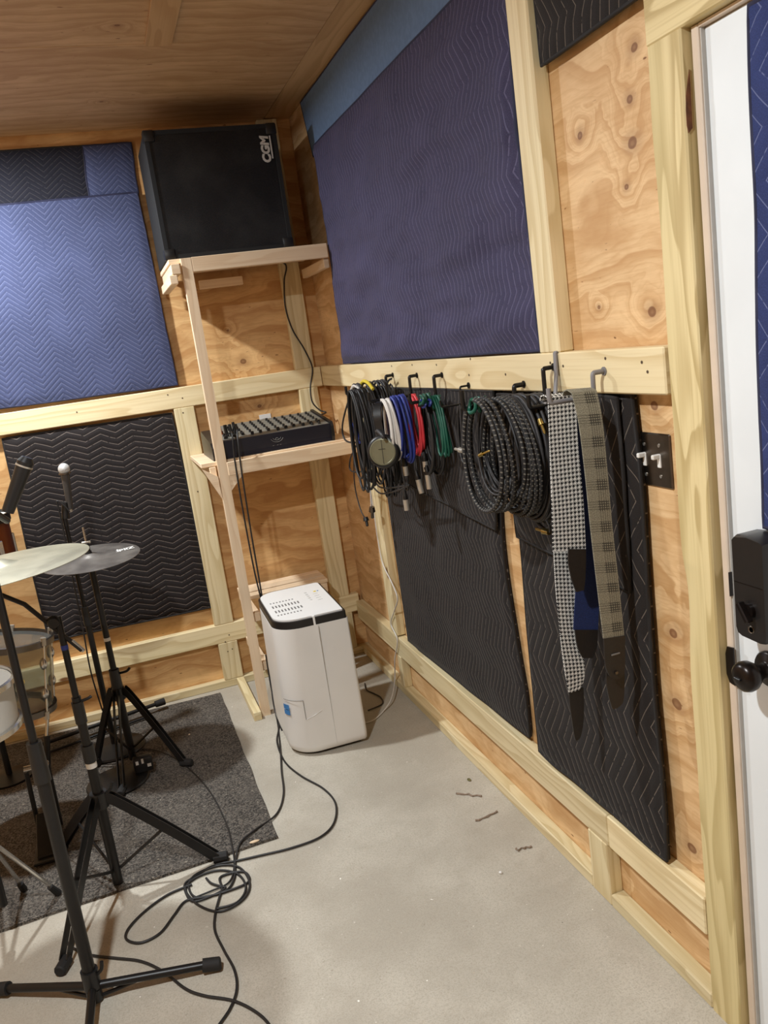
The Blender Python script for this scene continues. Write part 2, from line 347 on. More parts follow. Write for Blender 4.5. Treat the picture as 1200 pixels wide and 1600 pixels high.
# ------------------------------------------------------------------ mesh helpers
WL = {}
def V(*a): return Vector(a)
class MB:
    def __init__(s): s.v = []; s.f = []; s.uv = {}
    def add(s, vs, fs, uvs=None):
        b = len(s.v); s.v += [Vector(x) for x in vs]
        for i, f in enumerate(fs):
            if uvs: s.uv[len(s.f)] = uvs[i]
            s.f.append([b+j for j in f])
        return s
    def box(s, x0, x1, y0, y1, z0, z1, bev=0.0):
        if bev <= 0:
            vs = [(x, y, z) for x in (x0, x1) for y in (y0, y1) for z in (z0, z1)]
            return s.add(vs, [(0, 1, 3, 2), (4, 6, 7, 5), (0, 4, 5, 1), (2, 3, 7, 6), (0, 2, 6, 4), (1, 5, 7, 3)])
        bm = bmesh.new(); bmesh.ops.create_cube(bm, size=1)
        for w in bm.verts: w.co = V((x0+x1)/2+w.co.x*(x1-x0), (y0+y1)/2+w.co.y*(y1-y0), (z0+z1)/2+w.co.z*(z1-z0))
        bmesh.ops.bevel(bm, geom=list(bm.edges), offset=bev, segments=2 if bev > .004 else 1, affect='EDGES', profile=.5)
        bm.verts.index_update()
        s.add([w.co.copy() for w in bm.verts], [[w.index for w in f.verts] for f in bm.faces]); bm.free()
        return s
    def xform(s, mat, start=0):
        for i in range(start, len(s.v)): s.v[i] = mat @ s.v[i]
        return s
    def cyl(s, p0, p1, r0, r1=None, n=16, caps=True):
        r1 = r0 if r1 is None else r1; p0 = Vector(p0); p1 = Vector(p1); d = (p1-p0).normalized()
        a = d.orthogonal().normalized(); b = d.cross(a)
        vs = [p0+(a*math.cos(2*math.pi*i/n)+b*math.sin(2*math.pi*i/n))*r0 for i in range(n)] + [p1+(a*math.cos(2*math.pi*i/n)+b*math.sin(2*math.pi*i/n))*r1 for i in range(n)]
        fs = [(i, (i+1) % n, n+(i+1) % n, n+i) for i in range(n)]
        if caps: fs += [tuple(range(n-1, -1, -1)), tuple(range(n, 2*n))]
        return s.add(vs, fs)
    def tube(s, pts, r, n=8, closed=False, caps=True):
        pts = [Vector(p) for p in pts]; N = len(pts); rings = []
        prev = None; L = 0.0; us = []
        for i, p in enumerate(pts):
            t = (pts[(i+1) % N]-pts[i-1]) if closed else (pts[min(i+1, N-1)]-pts[max(i-1, 0)])
            if t.length < 1e-9: t = V(0, 0, 1)
            t.normalize()
            a = t.orthogonal() if prev is None else prev-t*prev.dot(t)
            if a.length < 1e-6: a = t.orthogonal()
            a.normalize(); prev = a; b = t.cross(a)
            rr = r(i/(N-1)) if callable(r) else r
            rings.append([p+(a*math.cos(2*math.pi*k/n)+b*math.sin(2*math.pi*k/n))*rr for k in range(n)])
            if i: L += (p-pts[i-1]).length
            us.append(L)
        vs = [q for g in rings for q in g]; fs = []; uvs = []
        for i in range(N if closed else N-1):
            j = (i+1) % N
            for k in range(n):
                k2 = (k+1) % n
                fs.append((i*n+k, i*n+k2, j*n+k2, j*n+k)); uj = us[j] if j else L+.01
                uvs.append(((us[i], k/n), (us[i], (k+1)/n), (uj, (k+1)/n), (uj, k/n)))
        if caps and not closed:
            fs += [tuple(range(n-1, -1, -1)), tuple((N-1)*n+k for k in range(n))]
            uvs += [((0, 0),)*n, ((0, 0),)*n]
        return s.add(vs, fs, uvs)
    def lathe(s, prof, n=32, mat=None, cap0=True):
        """prof: (r, z) list about the z axis"""
        vs = []; fs = []
        for r, z in prof:
            for i in range(n): vs.append(V(r*math.cos(2*math.pi*i/n), r*math.sin(2*math.pi*i/n), z))
        for j in range(len(prof)-1):
            for i in range(n): fs.append((j*n+i, j*n+(i+1) % n, (j+1)*n+(i+1) % n, (j+1)*n+i))
        if cap0 and prof[0][0] > 1e-6 and prof[0] != prof[-1]: fs.append(tuple(range(n-1, -1, -1)))
        if prof[-1][0] > 1e-6 and prof[0] != prof[-1]: fs.append(tuple((len(prof)-1)*n+i for i in range(n)))
        if mat is not None: vs = [mat @ v for v in vs]
        return s.add(vs, fs)
    def prism(s, poly, z0, z1, mat=None):
        n = len(poly); vs = [V(x, y, z0) for x, y in poly]+[V(x, y, z1) for x, y in poly]
        if mat is not None: vs = [mat @ v for v in vs]
        return s.add(vs, [tuple(range(n-1, -1, -1)), tuple(range(n, 2*n))]+[(i, (i+1) % n, n+(i+1) % n, n+i) for i in range(n)])
    def sphere(s, c, r, n=16, m=10, sc=(1, 1, 1)):
        prof = [(max(0, r*math.sin(math.pi*j/m)), -r*math.cos(math.pi*j/m)) for j in range(m+1)]
        return s.lathe(prof, n, Matrix.Translation(Vector(c)) @ Matrix.Diagonal((*sc, 1)))
    def ribbon(s, pts, wids, thick=.0025):
        """strap: centre points with half-width vectors; thin box section; uv in metres"""
        pts = [Vector(p) for p in pts]; wids = [Vector(w) for w in wids]; N = len(pts); vs = []; L = [0.0]
        for i in range(1, N): L.append(L[-1]+(pts[i]-pts[i-1]).length)
        for i, p in enumerate(pts):
            t = (pts[min(i+1, N-1)]-pts[max(i-1, 0)]).normalized(); w = wids[i]; nn = t.cross(w).normalized()*thick/2
            vs += [p-w+nn, p+w+nn, p+w-nn, p-w-nn]
        fs = []; uvs = []
        for i in range(N-1):
            W0, W1 = wids[i].length, wids[i+1].length
            for k, (ua, ub) in enumerate(((-1, 1), (1, 1), (1, -1), (-1, -1))):
                k2 = (k+1) % 4
                fs.append((i*4+k, (i+1)*4+k, (i+1)*4+k2, i*4+k2)); uvs.append(((ua*W0, L[i]), (ua*W1, L[i+1]), (ub*W1, L[i+1]), (ub*W0, L[i])))
        fs += [(0, 1, 2, 3), tuple((N-1)*4+k for k in (3, 2, 1, 0))]; uvs += [((0, 0),)*4]*2
        return s.add(vs, fs, uvs)
    def obj(s, name, mat, parent=None, loc=None, rot=None, smooth=35, uvbox=False, local=False):
        """loc None: vertices are world positions; origin goes to the base of the mesh or to the parent's origin"""
        if parent is not None: org = WL[parent.name] if not local else V(0, 0, 0)
        elif loc is not None: org = V(0, 0, 0)
        else:
            lo = [min(v[i] for v in s.v) for i in range(3)]; hi = [max(v[i] for v in s.v) for i in range(3)]
            org = V((lo[0]+hi[0])/2, (lo[1]+hi[1])/2, lo[2])
        me = bpy.data.meshes.new(name); me.from_pydata([tuple(v-org) for v in s.v], [], s.f)
        if uvbox or s.uv:
            ul = me.uv_layers.new(name='UVMap')
            if uvbox:
                ext = [max(v[i] for v in s.v)-min(v[i] for v in s.v) for i in range(3)]; la = ext.index(max(ext)) if uvbox is True else uvbox-1
                for p in me.polygons:
                    nx = [abs(c) for c in p.normal]; na = nx.index(max(nx))
                    if na == la: ax = [i for i in range(3) if i != na]
                    else: ax = [la, 3-la-na]
                    for li in p.loop_indices:
                        c = s.v[me.loops[li].vertex_index]; ul.data[li].uv = (c[ax[0]], c[ax[1]]+.13*na)
            else:
                for p in me.polygons:
                    q = s.uv.get(p.index)
                    if q:
                        for li, w in zip(p.loop_indices, q): ul.data[li].uv = w
        if smooth:
            me.polygons.foreach_set('use_smooth', [True]*len(me.polygons)); me.set_sharp_from_angle(angle=R(smooth))
        me.materials.append(M[mat] if isinstance(mat, str) else mat)
        o = bpy.data.objects.new(name, me); COL.objects.link(o)
        if parent is not None:
            o.parent = parent; WL[o.name] = WL[parent.name].copy()
            if loc is not None: o.location = Vector(loc)-WL[parent.name]; WL[o.name] = Vector(loc)
        else:
            o.location = loc if loc is not None else org; WL[o.name] = Vector(o.location)
        if rot is not None: o.rotation_euler = rot
        return o
def empty(name, loc):
    o = bpy.data.objects.new(name, None); COL.objects.link(o); o.location = loc; WL[o.name] = Vector(loc); o.empty_display_size = .05
    return o
def tag(o, label=None, cat=None, group=None, kind=None):
    if label: o['label'] = label
    if cat: o['category'] = cat
    if group: o['group'] = group
    if kind: o['kind'] = kind
    return o
def struct(o): o['kind'] = 'structure'; return o
def board(name, x0, x1, y0, y1, z0, z1, parent, mat='lumber', bev=.003):
    return MB().box(x0, x1, y0, y1, z0, z1, bev).obj(name, mat, parent, uvbox=True)
def catmull(pts, k=8, closed=False):
    pts = [Vector(p) for p in pts]; out = []; n = len(pts)
    for i in range(n if closed else n-1):
        if closed: p0, p1, p2, p3 = pts[i-1], pts[i], pts[(i+1) % n], pts[(i+2) % n]
        else: p0, p1, p2, p3 = pts[max(i-1, 0)], pts[i], pts[i+1], pts[min(i+2, n-1)]
        for j in range(k):
            t = j/k
            out.append(.5*((2*p1)+(p2-p0)*t+(2*p0-5*p1+4*p2-p3)*t*t+(3*p1-p0-3*p2+p3)*t**3))
    if not closed: out.append(pts[-1])
    return out
def text_mb(txt, size, bold=0.0, shear=0.0, depth=.0008):
    cu = bpy.data.curves.new('lettering', 'FONT'); cu.body = txt; cu.size = size; cu.offset = bold; cu.shear = shear; cu.extrude = depth
    cu.align_x = 'CENTER'; cu.align_y = 'CENTER'; cu.resolution_u = 3
    o = bpy.data.objects.new('lettering', cu); COL.objects.link(o)
    dg = bpy.context.evaluated_depsgraph_get(); me = bpy.data.meshes.new_from_object(o.evaluated_get(dg))
    mb = MB().add([v.co.copy() for v in me.vertices], [list(p.vertices) for p in me.polygons])
    bpy.data.objects.remove(o); bpy.data.curves.remove(cu); bpy.data.meshes.remove(me)
    return mb

# ------------------------------------------------------------------ the room
F = .038; H = .0889; CEIL = 2.48; XL = -2.75; YF = -5.6
fl = MB().box(XL-.1, .15, YF-.1, .15, -.1, 0).obj('floor', 'concrete', loc=(0, 0, 0), smooth=0); struct(fl)
tag(fl, 'bare pale grey concrete slab with specks and stains')
# back wall
wb = MB().box(XL-.1, .15, 0, .05, 0, CEIL+.1).obj('wall_back', 'ply_back', loc=(0, 0, 0), smooth=0, uvbox=1); struct(wb)
ZR = 1.4065; ZLB = .3066; ZL = .2650
board('rail', XL, -F, -F, 0, ZR-H, ZR, wb, 'rail_pale')
board('rail', XL, -.02, -F, 0, ZLB-H, ZLB, wb)
board('sole_plate', XL, 0, -F, 0, 0, .036, wb)
for x0 in (-.154, -.722, -1.95):
    board('stud', x0, x0+H, -F, 0, ZLB, ZR-H, wb); board('stud', x0, x0+H, -F-.0005, 0, .036, ZLB-H, wb)
    if x0 != -.722: board('stud', x0, x0+H, -F, 0, ZR, CEIL, wb)
# right wall (opening for the door)
DY0, DY1, DZ = -2.630, -3.53, 1.905
wr = MB().box(0, .05, DY0, .0, 0, CEIL+.1).box(0, .05, YF, DY1, 0, CEIL+.1).box(0, .05, DY1, DY0, DZ, CEIL+.1).obj('wall_right', 'ply_right', loc=(0, 0, 0), smooth=0, uvbox=2); struct(wr)
board('rail', -F, 0, -2.53, -F-.001, ZR-H, ZR, wr, 'rail_pale')
board('rail', -F, 0, -2.178, -.60, ZL-H, ZL, wr)
board('rail', -F, 0, -2.536, -2.179, ZL-H, ZL, wr)
board('rail', -F, 0, -.599, -F, ZL-H+.005, ZL+.005, wr)
board('sole_plate', -F, 0, -2.08, -F-.001, 0, .036, wr); board('sole_plate', -F-.001, 0, -2.541, -2.168, 0, .036, wr)
board('stud', -F, 0, -2.166, -2.077, ZR, CEIL, wr)
board('stud', -F-.0005, 0, -2.166, -2.08, .0, ZL-H, wr)
board('stud', -F, 0, -.642, -.553, ZL+.005, ZR-H, wr); board('stud', -F-.0005, 0, -.642, -.60, .036, ZL-H, wr)
# door post with the chipped edge on its left arris
def door_post():
    y0, y1 = DY0+.003, -2.541; mb = MB(); N = 90; vs = []
    for i in range(N+1):
        z = 1.905*i/N; dip = 0
        for c, w, a in ((.91, .075, .012), (.96, .03, .004), (1.78, .06, -.002)): dip += a*math.exp(-((z-c)/w)**2)
        w = .0012*math.sin(z*7)+.0008*math.sin(z*19)
        b = .003
        vs += [V(0, y0, z), V(-F+b, y0, z), V(-F, y0+b, z), V(-F, y1-b-dip+w, z), V(-F+b, y1-dip*.7+w, z), V(0, y1-dip*.3, z)]
    fs = []
    for i in range(N):
        for k in range(5): fs.append((i*6+k, (i+1)*6+k, (i+1)*6+k+1, i*6+k+1))
    fs += [(5, 4, 3, 2, 1, 0), tuple(N*6+k for k in range(6))]
    mb.add(vs, fs); return mb.obj('door_post', 'lumber_door', wr, uvbox=3)
door_post()
board('header', -F-.001, 0, DY1, -2.540, DZ, DZ+H, wr, 'lumber_door')
board('stud', -F, 0, DY1-H, DY1, 0, DZ, wr, 'lumber_door')
# bark stain on the side of the post
mb = MB(); prof_ = [on('y', DY0+.0022, *q) for q in ((1077, 108), (1079, 140), (1082, 200), (1076, 208), (1071, 196), (1069, 172), (1072, 150))]
prof_ = [V(max(-.036, min(-.001, q.x)), DY0+.003, q.z) for q in prof_]; n_ = len(prof_)
mb.add(prof_+[q-V(0, .0012, 0) for q in prof_], [tuple(range(n_)), tuple(range(2*n_-1, n_-1, -1))]+[(i, n_+i, n_+(i+1) % n_, (i+1) % n_) for i in range(n_)])
M['barkbrown'] = plain('bark edge', srgb(122, 76, 48), .9, var=.25, vscale=60); mb.obj('bark_edge', 'barkbrown', wr, smooth=0)
# ceiling
ce = MB().box(XL-.1, .15, YF-.1, .15, CEIL+.013, CEIL+.12).obj('ceiling', 'ply_ceiling', loc=(0, 0, 0), smooth=0, uvbox=1); struct(ce)
for (x0, x1, y0, y1) in ((XL, -.122, -.945, 0.0), (-.632, -.122, -2.16, -.949), (XL, -.636, -2.16, -.949), (XL, -.122, -3.4, -2.164), (XL, -.122, YF, -3.404)):
    MB().box(x0, x1, y0, y1, CEIL, CEIL+.013, .0015).obj('ceiling_panel', 'ply_ceiling', ce, uvbox=1)
board('batten', -.675, -.592, -2.16, -.952, CEIL-.009, CEIL, ce, 'batten', .001)
board('top_plate', -.118, -.001, YF, 0, CEIL+.004, CEIL+.013, ce, 'batten', .001)
# walls behind the camera
wl = MB().box(XL-.1, XL, YF-.1, .05, 0, CEIL+.1).obj('wall_left', 'ply_plain', loc=(0, 0, 0), smooth=0, uvbox=2); struct(wl)
wf = MB().box(XL, .05, YF-.1, YF, 0, CEIL+.1).obj('wall_front', 'ply_plain', loc=(0, 0, 0), smooth=0, uvbox=1); struct(wf)

# screw heads on the rails
scr = []
for px_, ax_ in (((612, 572), 'x'), ((644, 570), 'x'), ((682, 570), 'x'), ((733, 586), 'x'), ((790, 585), 'x'), ((735, 561), 'x'), ((860, 567), 'x'), ((880, 572), 'x'), ((868, 586), 'x'), ((946, 560), 'x'), ((1003, 566), 'x'), ((1012, 581), 'x'), ((120, 644), 'y'), ((285, 622), 'y'), ((262, 617), 'y'), ((352, 1003), 'y'), ((358, 992), 'y'), ((356, 1018), 'y'), ((363, 1014), 'y'), ((286, 645), 'y'), ((309, 768), 'y')):
    q = on(ax_, -F, *px_); d_ = V(1, 0, 0) if ax_ == 'x' else V(0, 1, 0)
    par = wr if ax_ == 'x' else wb
    MB().cyl(q+d_*.001, q-d_*.0008, .0032, n=8).obj('screw', 'bark_dark', par)
# door
do = empty('door_1', (.02, (DY0+DY1)/2, 0)); struct(do)
SX = -.010
MB().box(SX, SX+.04, DY1+.024, DY0-.020, .012, DZ-.008, .002).obj('door_slab', 'door_white', do)
MB().box(-.022, .05, DY0-.018, DY0-.002, 0, DZ-.001, .002).obj('jamb', 'jamb', do)
MB().box(-.022, .05, DY1+.002, DY1+.022, 0, DZ-.001, .002).obj('jamb', 'jamb', do)
MB().box(-.021, .05, DY1+.022, DY0-.018, DZ-.007, DZ-.001, .001).obj('head_jamb', 'jamb', do)
MB().box(-.017, .05, DY0-.0199, DY0-.0178, 0, DZ-.007, .0005).obj('reveal_shade', 'jamb_shade', do)  # thin grey strip painting the shaded reveal between jamb and door
# deadbolt lock body
lk = MB()
y0, y1 = -2.704, -2.778; zt, zb = 1.088, .908
prof = [(y0, zb+.014), (y0-.004, zb+.004), (y0-.014, zb), (y1+.014, zb-.002), (y1+.004, zb+.003), (y1, zb+.014), (y1, zt-.004), (y1+.006, zt), ((y0+y1)/2, zt+.004), (y0-.006, zt), (y0, zt-.006)]
vs = []
for sc, x in ((1.0, SX), (1.0, -.052), (.93, -.061)):
    cy, cz = (y0+y1)/2, (zt+zb)/2
    vs += [V(x, cy+(y-cy)*sc, cz+(z-cz)*(1-(1-sc)*.45)) for y, z in prof]
n = len(prof); fs = [tuple(range(n)), tuple(range(3*n-1, 2*n-1, -1))]
for j in range(2): fs += [(j*n+i, (j+1)*n+i, (j+1)*n+(i+1) % n, j*n+(i+1) % n) for i in range(n)]
lk.add(vs, fs); lock = lk.obj('deadbolt_lock', 'lock_black', do, smooth=40)
MB().box(-.0615, -.0605, y1+.005, y0-.004, 1.006, 1.008).obj('seam', 'bronze', lock)
tt = MB().cyl((-.060, -2.742, .962), (-.068, -2.742, .962), .013, n=20)
i0 = len(tt.v); tt.box(-.080, -.066, -.0045, .0045, -.019, .019, .002); tt.xform(Matrix.Translation(V(0, -2.742, .962)) @ Matrix.Rotation(R(-35), 4, 'X'), i0)
tt.obj('thumb_turn', 'bronze', lock)
MB().lathe([(.0045, 0), (.006, .001), (.007, 0)], 16, Matrix.Translation(V(-.0612, -2.742, .928)) @ Matrix.Rotation(R(-90), 4, 'Y')).obj('screw', 'steel', lock)
# knob
KY, KZ = -2.726, .838
mt = Matrix.Translation(V(SX, KY, KZ)) @ Matrix.Rotation(R(-90), 4, 'Y')
kb = MB().lathe([(.033, 0), (.033, .004), (.030, .008), (.016, .010), (.013, .014), (.0125, .022), (.016, .030), (.021, .036), (.0265, .045), (.0275, .054), (.025, .062), (.019, .067), (.010, .069), (0, .0695)], 36, mt)
knob = kb.obj('knob', 'bronze', do, smooth=50)
MB().box(SX-.0735, SX-.068, KY-.007, KY+.007, KZ-.002, KZ+.002, .0006).obj('lock_button', 'lock_black', knob)
# strike plate and latch on the jamb edge
MB().prism([(DY0-.001, .840), (DY0-.006, .855), (DY0-.022, .857), (DY0-.022, .783), (DY0-.008, .785), (DY0-.001, .800)], -.0250, -.0218, Matrix(((0, 0, 1, 0), (1, 0, 0, 0), (0, 1, 0, 0), (0, 0, 0, 1)))).obj('strike_plate', 'bronze', do, smooth=0)
MB().box(-.0228, -.0160, DY0-.0202, DY0-.0185, .955, 1.0).obj('strike_plate', 'bronze', do)

# ------------------------------------------------------------------ blankets
def blanket(name, ax, c4, d0, d1, mat, bind, wr_amp=.006, wr_scale=(2.2, 2.2), seed=0, nu=70, nv=70, edge_wob=.003, sag=0.0, flare=None, binding=True, parent=None, bulge=.0, bow=None):
    """ax 'x': hangs on the right wall (h = y), 'y': on the back wall (h = x). c4 = TL, TR, BR, BL as (h, z).
    d0/d1 distance of its back/front from the plywood."""
    c4 = [Vector(c) for c in c4]; w = ((c4[1]-c4[0]).length+(c4[2]-c4[3]).length)/2; h = ((c4[3]-c4[0]).length+(c4[2]-c4[1]).length)/2
    P = lambda hh, zz, dd: V(-dd, hh, zz) if ax == 'x' else V(hh, -dd, zz)
    front = []; back = []; edges = {'t': [], 'b': [], 'l': [], 'r': []}
    for j in range(nv+1):
        for i in range(nu+1):
            s, t = i/nu, j/nv
            p = (c4[0]*(1-s)+c4[1]*s)*(1-t)+(c4[3]*(1-s)+c4[2]*s)*t
            p = p+Vector((edge_wob*noise.noise(V(seed, t*4, 1.3))*(abs(s-.5)*2), edge_wob*noise.noise(V(seed+9, s*4, 2.3))*(abs(t-.5)*2)))
            p.y -= sag*math.sin(math.pi*s)*t
            if bow: p.x += bow(s, t)
            e = min(s*w, (1-s)*w, t*h, (1-t)*h); k = min(1, e/.03); k = k*k*(3-2*k)
            wr_ = noise.fractal(V(p.x*wr_scale[0]+seed, p.y*wr_scale[1], seed*1.7), .9, 2.0, 3)*wr_amp
            dd = d1-(1-k)*.35*(d1-d0)+wr_*(.35+.65*k)+bulge*math.sin(math.pi*s)*math.sin(math.pi*t)
            if flare: dd += flare(s, t)
            dd = max(dd, d0+.0015)
            q = P(p.x, p.y, dd); front.append((q, (s*w, -t*h)))
            back.append(P(p.x, p.y, d0+(flare(s, t) if flare else 0)))
    mb = MB(); W = nu+1; mb.v = [f[0] for f in front]
    flip = 0
    for j in range(nv):
        for i in range(nu):
            a, b, c, d = j*W+i, j*W+i+1, (j+1)*W+i+1, (j+1)*W+i
            mb.uv[len(mb.f)] = [front[q][1] for q in (a, d, c, b)]; mb.f.append([a, d, c, b])
    ring = [j for j in range(W)]+[j*W+nu for j in range(1, nv+1)]+[nv*W+i for i in range(nu-1, -1, -1)]+[j*W for j in range(nv-1, 0, -1)]
    base = len(mb.v); mb.v += [back[r] for r in ring]; L = len(ring)
    for k in range(L):
        k2 = (k+1) % L
        mb.uv[len(mb.f)] = [front[ring[k]][1], front[ring[k2]][1], front[ring[k2]][1], front[ring[k]][1]]; mb.f.append([ring[k], ring[k2], base+k2, base+k])
    o = mb.obj(name, mat, parent, smooth=60)
    if binding:
        pts = [front[r][0]+P(0, 0, -.0025) for r in ring]
        pts = pts[::2]
        tb = MB().tube(pts, .0045, 6, closed=True)
        tb.obj('binding', bind, o, smooth=60)
    return o
def hz(ax, d, *pts):
    r = []
    for p in pts:
        q = on(ax, -d, *p); r.append((q.y if ax == 'x' else q.x, q.z))
    return r

c = hz('y', .035, (20, 317), (214, 300), (278, 601), (22, 634))
c[0] = (-2.05, c[1][1]-.012); c[3] = (-2.12, 1.440)
tag(blanket('moving_blanket', 'y', c, .018, .036, 'q_backblue', 'bind_navy', .006, (1.4, 3), 3, 110, 70),
    'medium blue zigzag quilted moving blanket hung on the back wall left of the speaker', 'blanket', 'quilted moving blankets')
c = hz('y', .015, (130, 233), (205, 224), (216, 306), (140, 312)); c[0] = (c[0][0], 2.425); c[1] = (c[1][0], 2.425)
tag(blanket('moving_blanket', 'y', c, .001, .016, 'q_backblue', 'bind_navy', .003, (2, 2), 5, 24, 24),
    'short dark blue quilted blanket end beside the speaker under the ceiling', 'blanket', 'quilted moving blankets')
c = hz('y', .015, (20, 235), (129, 233), (139, 315), (20, 330)); c[0] = (-2.05, 2.425); c[1] = (c[1][0], 2.425); c[3] = (-2.05, 2.19)
tag(blanket('moving_blanket', 'y', c, .001, .014, 'q_backdark', 'bind_black', .003, (2, 2), 6, 60, 20),
    'black quilted blanket strip under the ceiling above the medium blue blanket', 'blanket', 'quilted moving blankets')
c = hz('y', .03, (22, 684), (268, 646), (333, 949), (76, 1003)); c[0] = (-1.43, c[1][1]+.004)
tag(blanket('moving_blanket', 'y', c, .012, .030, 'q_backblk', 'bind_black', .005, (2.5, 2.5), 8, 80, 80),
    'black zigzag quilted moving blanket low on the back wall behind the cymbals', 'blanket', 'quilted moving blankets')
c = hz('x', .02, (466, 152), (690, -150), (690, 0), (483, 232)); zt_ = CEIL-.004; c = [(-.262, zt_), (-2.07, zt_), (-2.07, 2.21), (-.335, 2.25)]
tag(blanket('moving_blanket', 'x', c, .003, .017, 'lightblue', 'bind_navy', .004, (2, 2), 11, 90, 20),
    'plain light blue blanket strip along the ceiling above the navy blanket', 'blanket', 'quilted moving blankets')
c = hz('x', .04, (488, 226), (786, 0), (837, 551), (535, 567)); c[1] = (-2.072, 2.262); c[0] = (-.437, 2.27); c[2] = (-2.062, 1.4135); c[3] = (-.42, 1.4135)
tag(blanket('moving_blanket', 'x', c, .020, .038, 'q_navy', 'bind_navy', .020, (2.2, 6.5), 13, 170, 120, sag=.0),
    'large navy quilted moving blanket on the right wall above the hook rail', 'blanket', 'quilted moving blankets')
c = [(-2.172, CEIL-.01), (-3.2, CEIL-.01), (-3.2, 1.997), (-2.180, 1.995)]
tag(blanket('moving_blanket', 'x', c, .014, .034, 'q_black2', 'bind_black', .006, (3, 3), 15, 60, 30, edge_wob=.002),
    'black quilted blanket above the door header at the top edge', 'blanket', 'quilted moving blankets')
c = hz('x', .022, (592, 612), (785, 612), (824, 1154), (636, 1003)); c[0] = (-.71, 1.315); c[1] = (-1.80, 1.315)
b1 = tag(blanket('moving_blanket', 'x', c, .006, .024, 'q_black', 'bind_black', .009, (2.6, 2.2), 17, 110, 110, edge_wob=.008, bow=lambda s, t: .062*s*math.sin(math.pi*min(1, t*1.15))**1.2),
    'black quilted moving blanket under the coloured cables, beside the dehumidifier corner', 'blanket', 'quilted moving blankets')
c = hz('x', .04, (594, 612), (786, 612), (781, 832), (604, 742)); c[0] = (-.70, 1.313); c[1] = (-1.80, 1.313); c[2] = (-1.722, c[2][1])
blanket('folded_flap', 'x', c, .028, .040, 'q_black', 'bind_black', .006, (3, 2), 18, 70, 40, edge_wob=.006, parent=b1)
c = hz('x', .022, (800, 618), (985, 620), (1049, 1345), (848, 1172)); c[0] = (-1.835, 1.312); c[1] = (-2.395, 1.312); c[3] = (-1.84, .285)
b2 = tag(blanket('moving_blanket', 'x', c, .006, .026, 'q_black2', 'bind_black', .009, (3, 2), 21, 70, 110, edge_wob=.012, flare=lambda s, t: .016*t*t),
    'black quilted moving blanket hanging behind the guitar straps, next to the light switch', 'blanket', 'quilted moving blankets')
c = hz('x', .045, (800, 618), (975, 620), (968, 985), (804, 838)); c[0] = (-1.83, 1.310); c[1] = (-2.37, 1.310); c[2] = (-2.36, .895)
blanket('folded_flap', 'x', c, .030, .042, 'q_black2', 'bind_black', .006, (3, 2), 22, 50, 40, edge_wob=.006, parent=b2)
# small staples / pins
c = [(-2.752, 1.89), (-3.46, 1.89), (-3.46, .3), (-2.728, .99)]; c[3] = (-2.732, .3)
c = [(-2.754, 1.89), (-3.46, 1.89), (-3.46, 1.06), (-2.735, 1.0995)]
bd = blanket('moving_blanket', 'x', c, .0105, .024, 'q_door', 'bind_navy', .004, (3, 3), 25, 40, 80, edge_wob=.004)
tag(bd, 'dark blue quilted blanket hung on the white door behind the lock', 'blanket', 'quilted moving blankets')

# ------------------------------------------------------------------ shelf unit
sh = empty('shelf_unit', (-.35, -.25, 0))
tag(sh, 'narrow raw pine corner shelf unit carrying the black speaker and mixer', 'shelf')
PX0, PX1, PY0, PY1 = -.632, -.594, -.462, -.424
def lean_post(xb0, xb1, xt0, xt1, y0, y1, z0, z1, name='post', mat='pine'):
    mb = MB(); b = .002
    vs = [V(xb0, y0, z0), V(xb1, y0, z0), V(xb1, y1, z0), V(xb0, y1, z0), V(xt0, y0, z1), V(xt1, y0, z1), V(xt1, y1, z1), V(xt0, y1, z1)]
    mb.add(vs, [(3, 2, 1, 0), (4, 5, 6, 7), (0, 1, 5, 4), (1, 2, 6, 5), (2, 3, 7, 6), (3, 0, 4, 7)])
    return mb.obj(name, mat, sh, uvbox=3)
lean_post(-.630, -.592, -.626, -.588, -.464, -.426, 0, 1.892)
lean_post(-.262, -.232, -.262, -.232, -.40, -.36, 0, .215)
lean_post(-.240, -.212, -.240, -.212, -.235, -.20, 0, .41)
def brd(name, *a, mat='pine', bev=.002): return board(name, *a, sh, mat, bev)
# top tier
brd('shelf_board', -.672, -.042, -.445, -.040, 1.876, 1.894)
brd('apron', -.587, -.045, -.464, -.446, 1.838, 1.893)
brd('cleat', -.520, -.330, -.058, -.0385, 1.805, 1.842)
brd('side_rail', -.668, -.634, -.47, -.05, 1.836, 1.874)
brd('side_rail', -.680, -.650, -.470, -.06, 1.800, 1.834)
brd('cleat', -.062, -.0395, -.44, -.06, 1.800, 1.838)
# middle tier
brd('shelf_board', -.690, -.042, -.445, -.040, 1.086, 1.104)
brd('apron', -.590, -.045, -.466, -.446, 1.040, 1.096)
brd('side_rail', -.660, -.634, -.45, -.05, 1.045, 1.084)
brd('cleat', -.062, -.0395, -.44, -.06, 1.045, 1.085)
mb = MB().prism([(-.593, 1.040), (-.530, 1.040), (-.593, .975)], -.462, -.446, Matrix(((1, 0, 0, 0), (0, 0, 1, 0), (0, 1, 0, 0), (0, 0, 0, 1)))); mb.obj('gusset', 'pine', sh, uvbox=1)
mb = MB().prism([(-.633, 1.045), (-.690, 1.084), (-.633, .955)], -.462, -.446, Matrix(((1, 0, 0, 0), (0, 0, 1, 0), (0, 1, 0, 0), (0, 0, 0, 1)))); mb.obj('gusset', 'pine', sh, uvbox=1)
# low slatted tier
for i in range(3):
    y = -.052-.066*i; brd('slat', -.592, -.205, y-.054, y, .450+.002*(i % 2), .468+.003*(i % 2))
brd('side_rail', -.590, -.560, -.44, -.05, .410, .449); brd('side_rail', -.240, -.210, -.24, -.05, .410, .449)
brd('side_rail', -.592, -.560, -.44, -.05, .19, .228)
brd('side_rail', -.668, -.634, -.492, -.045, 0, .038, mat='lumber')

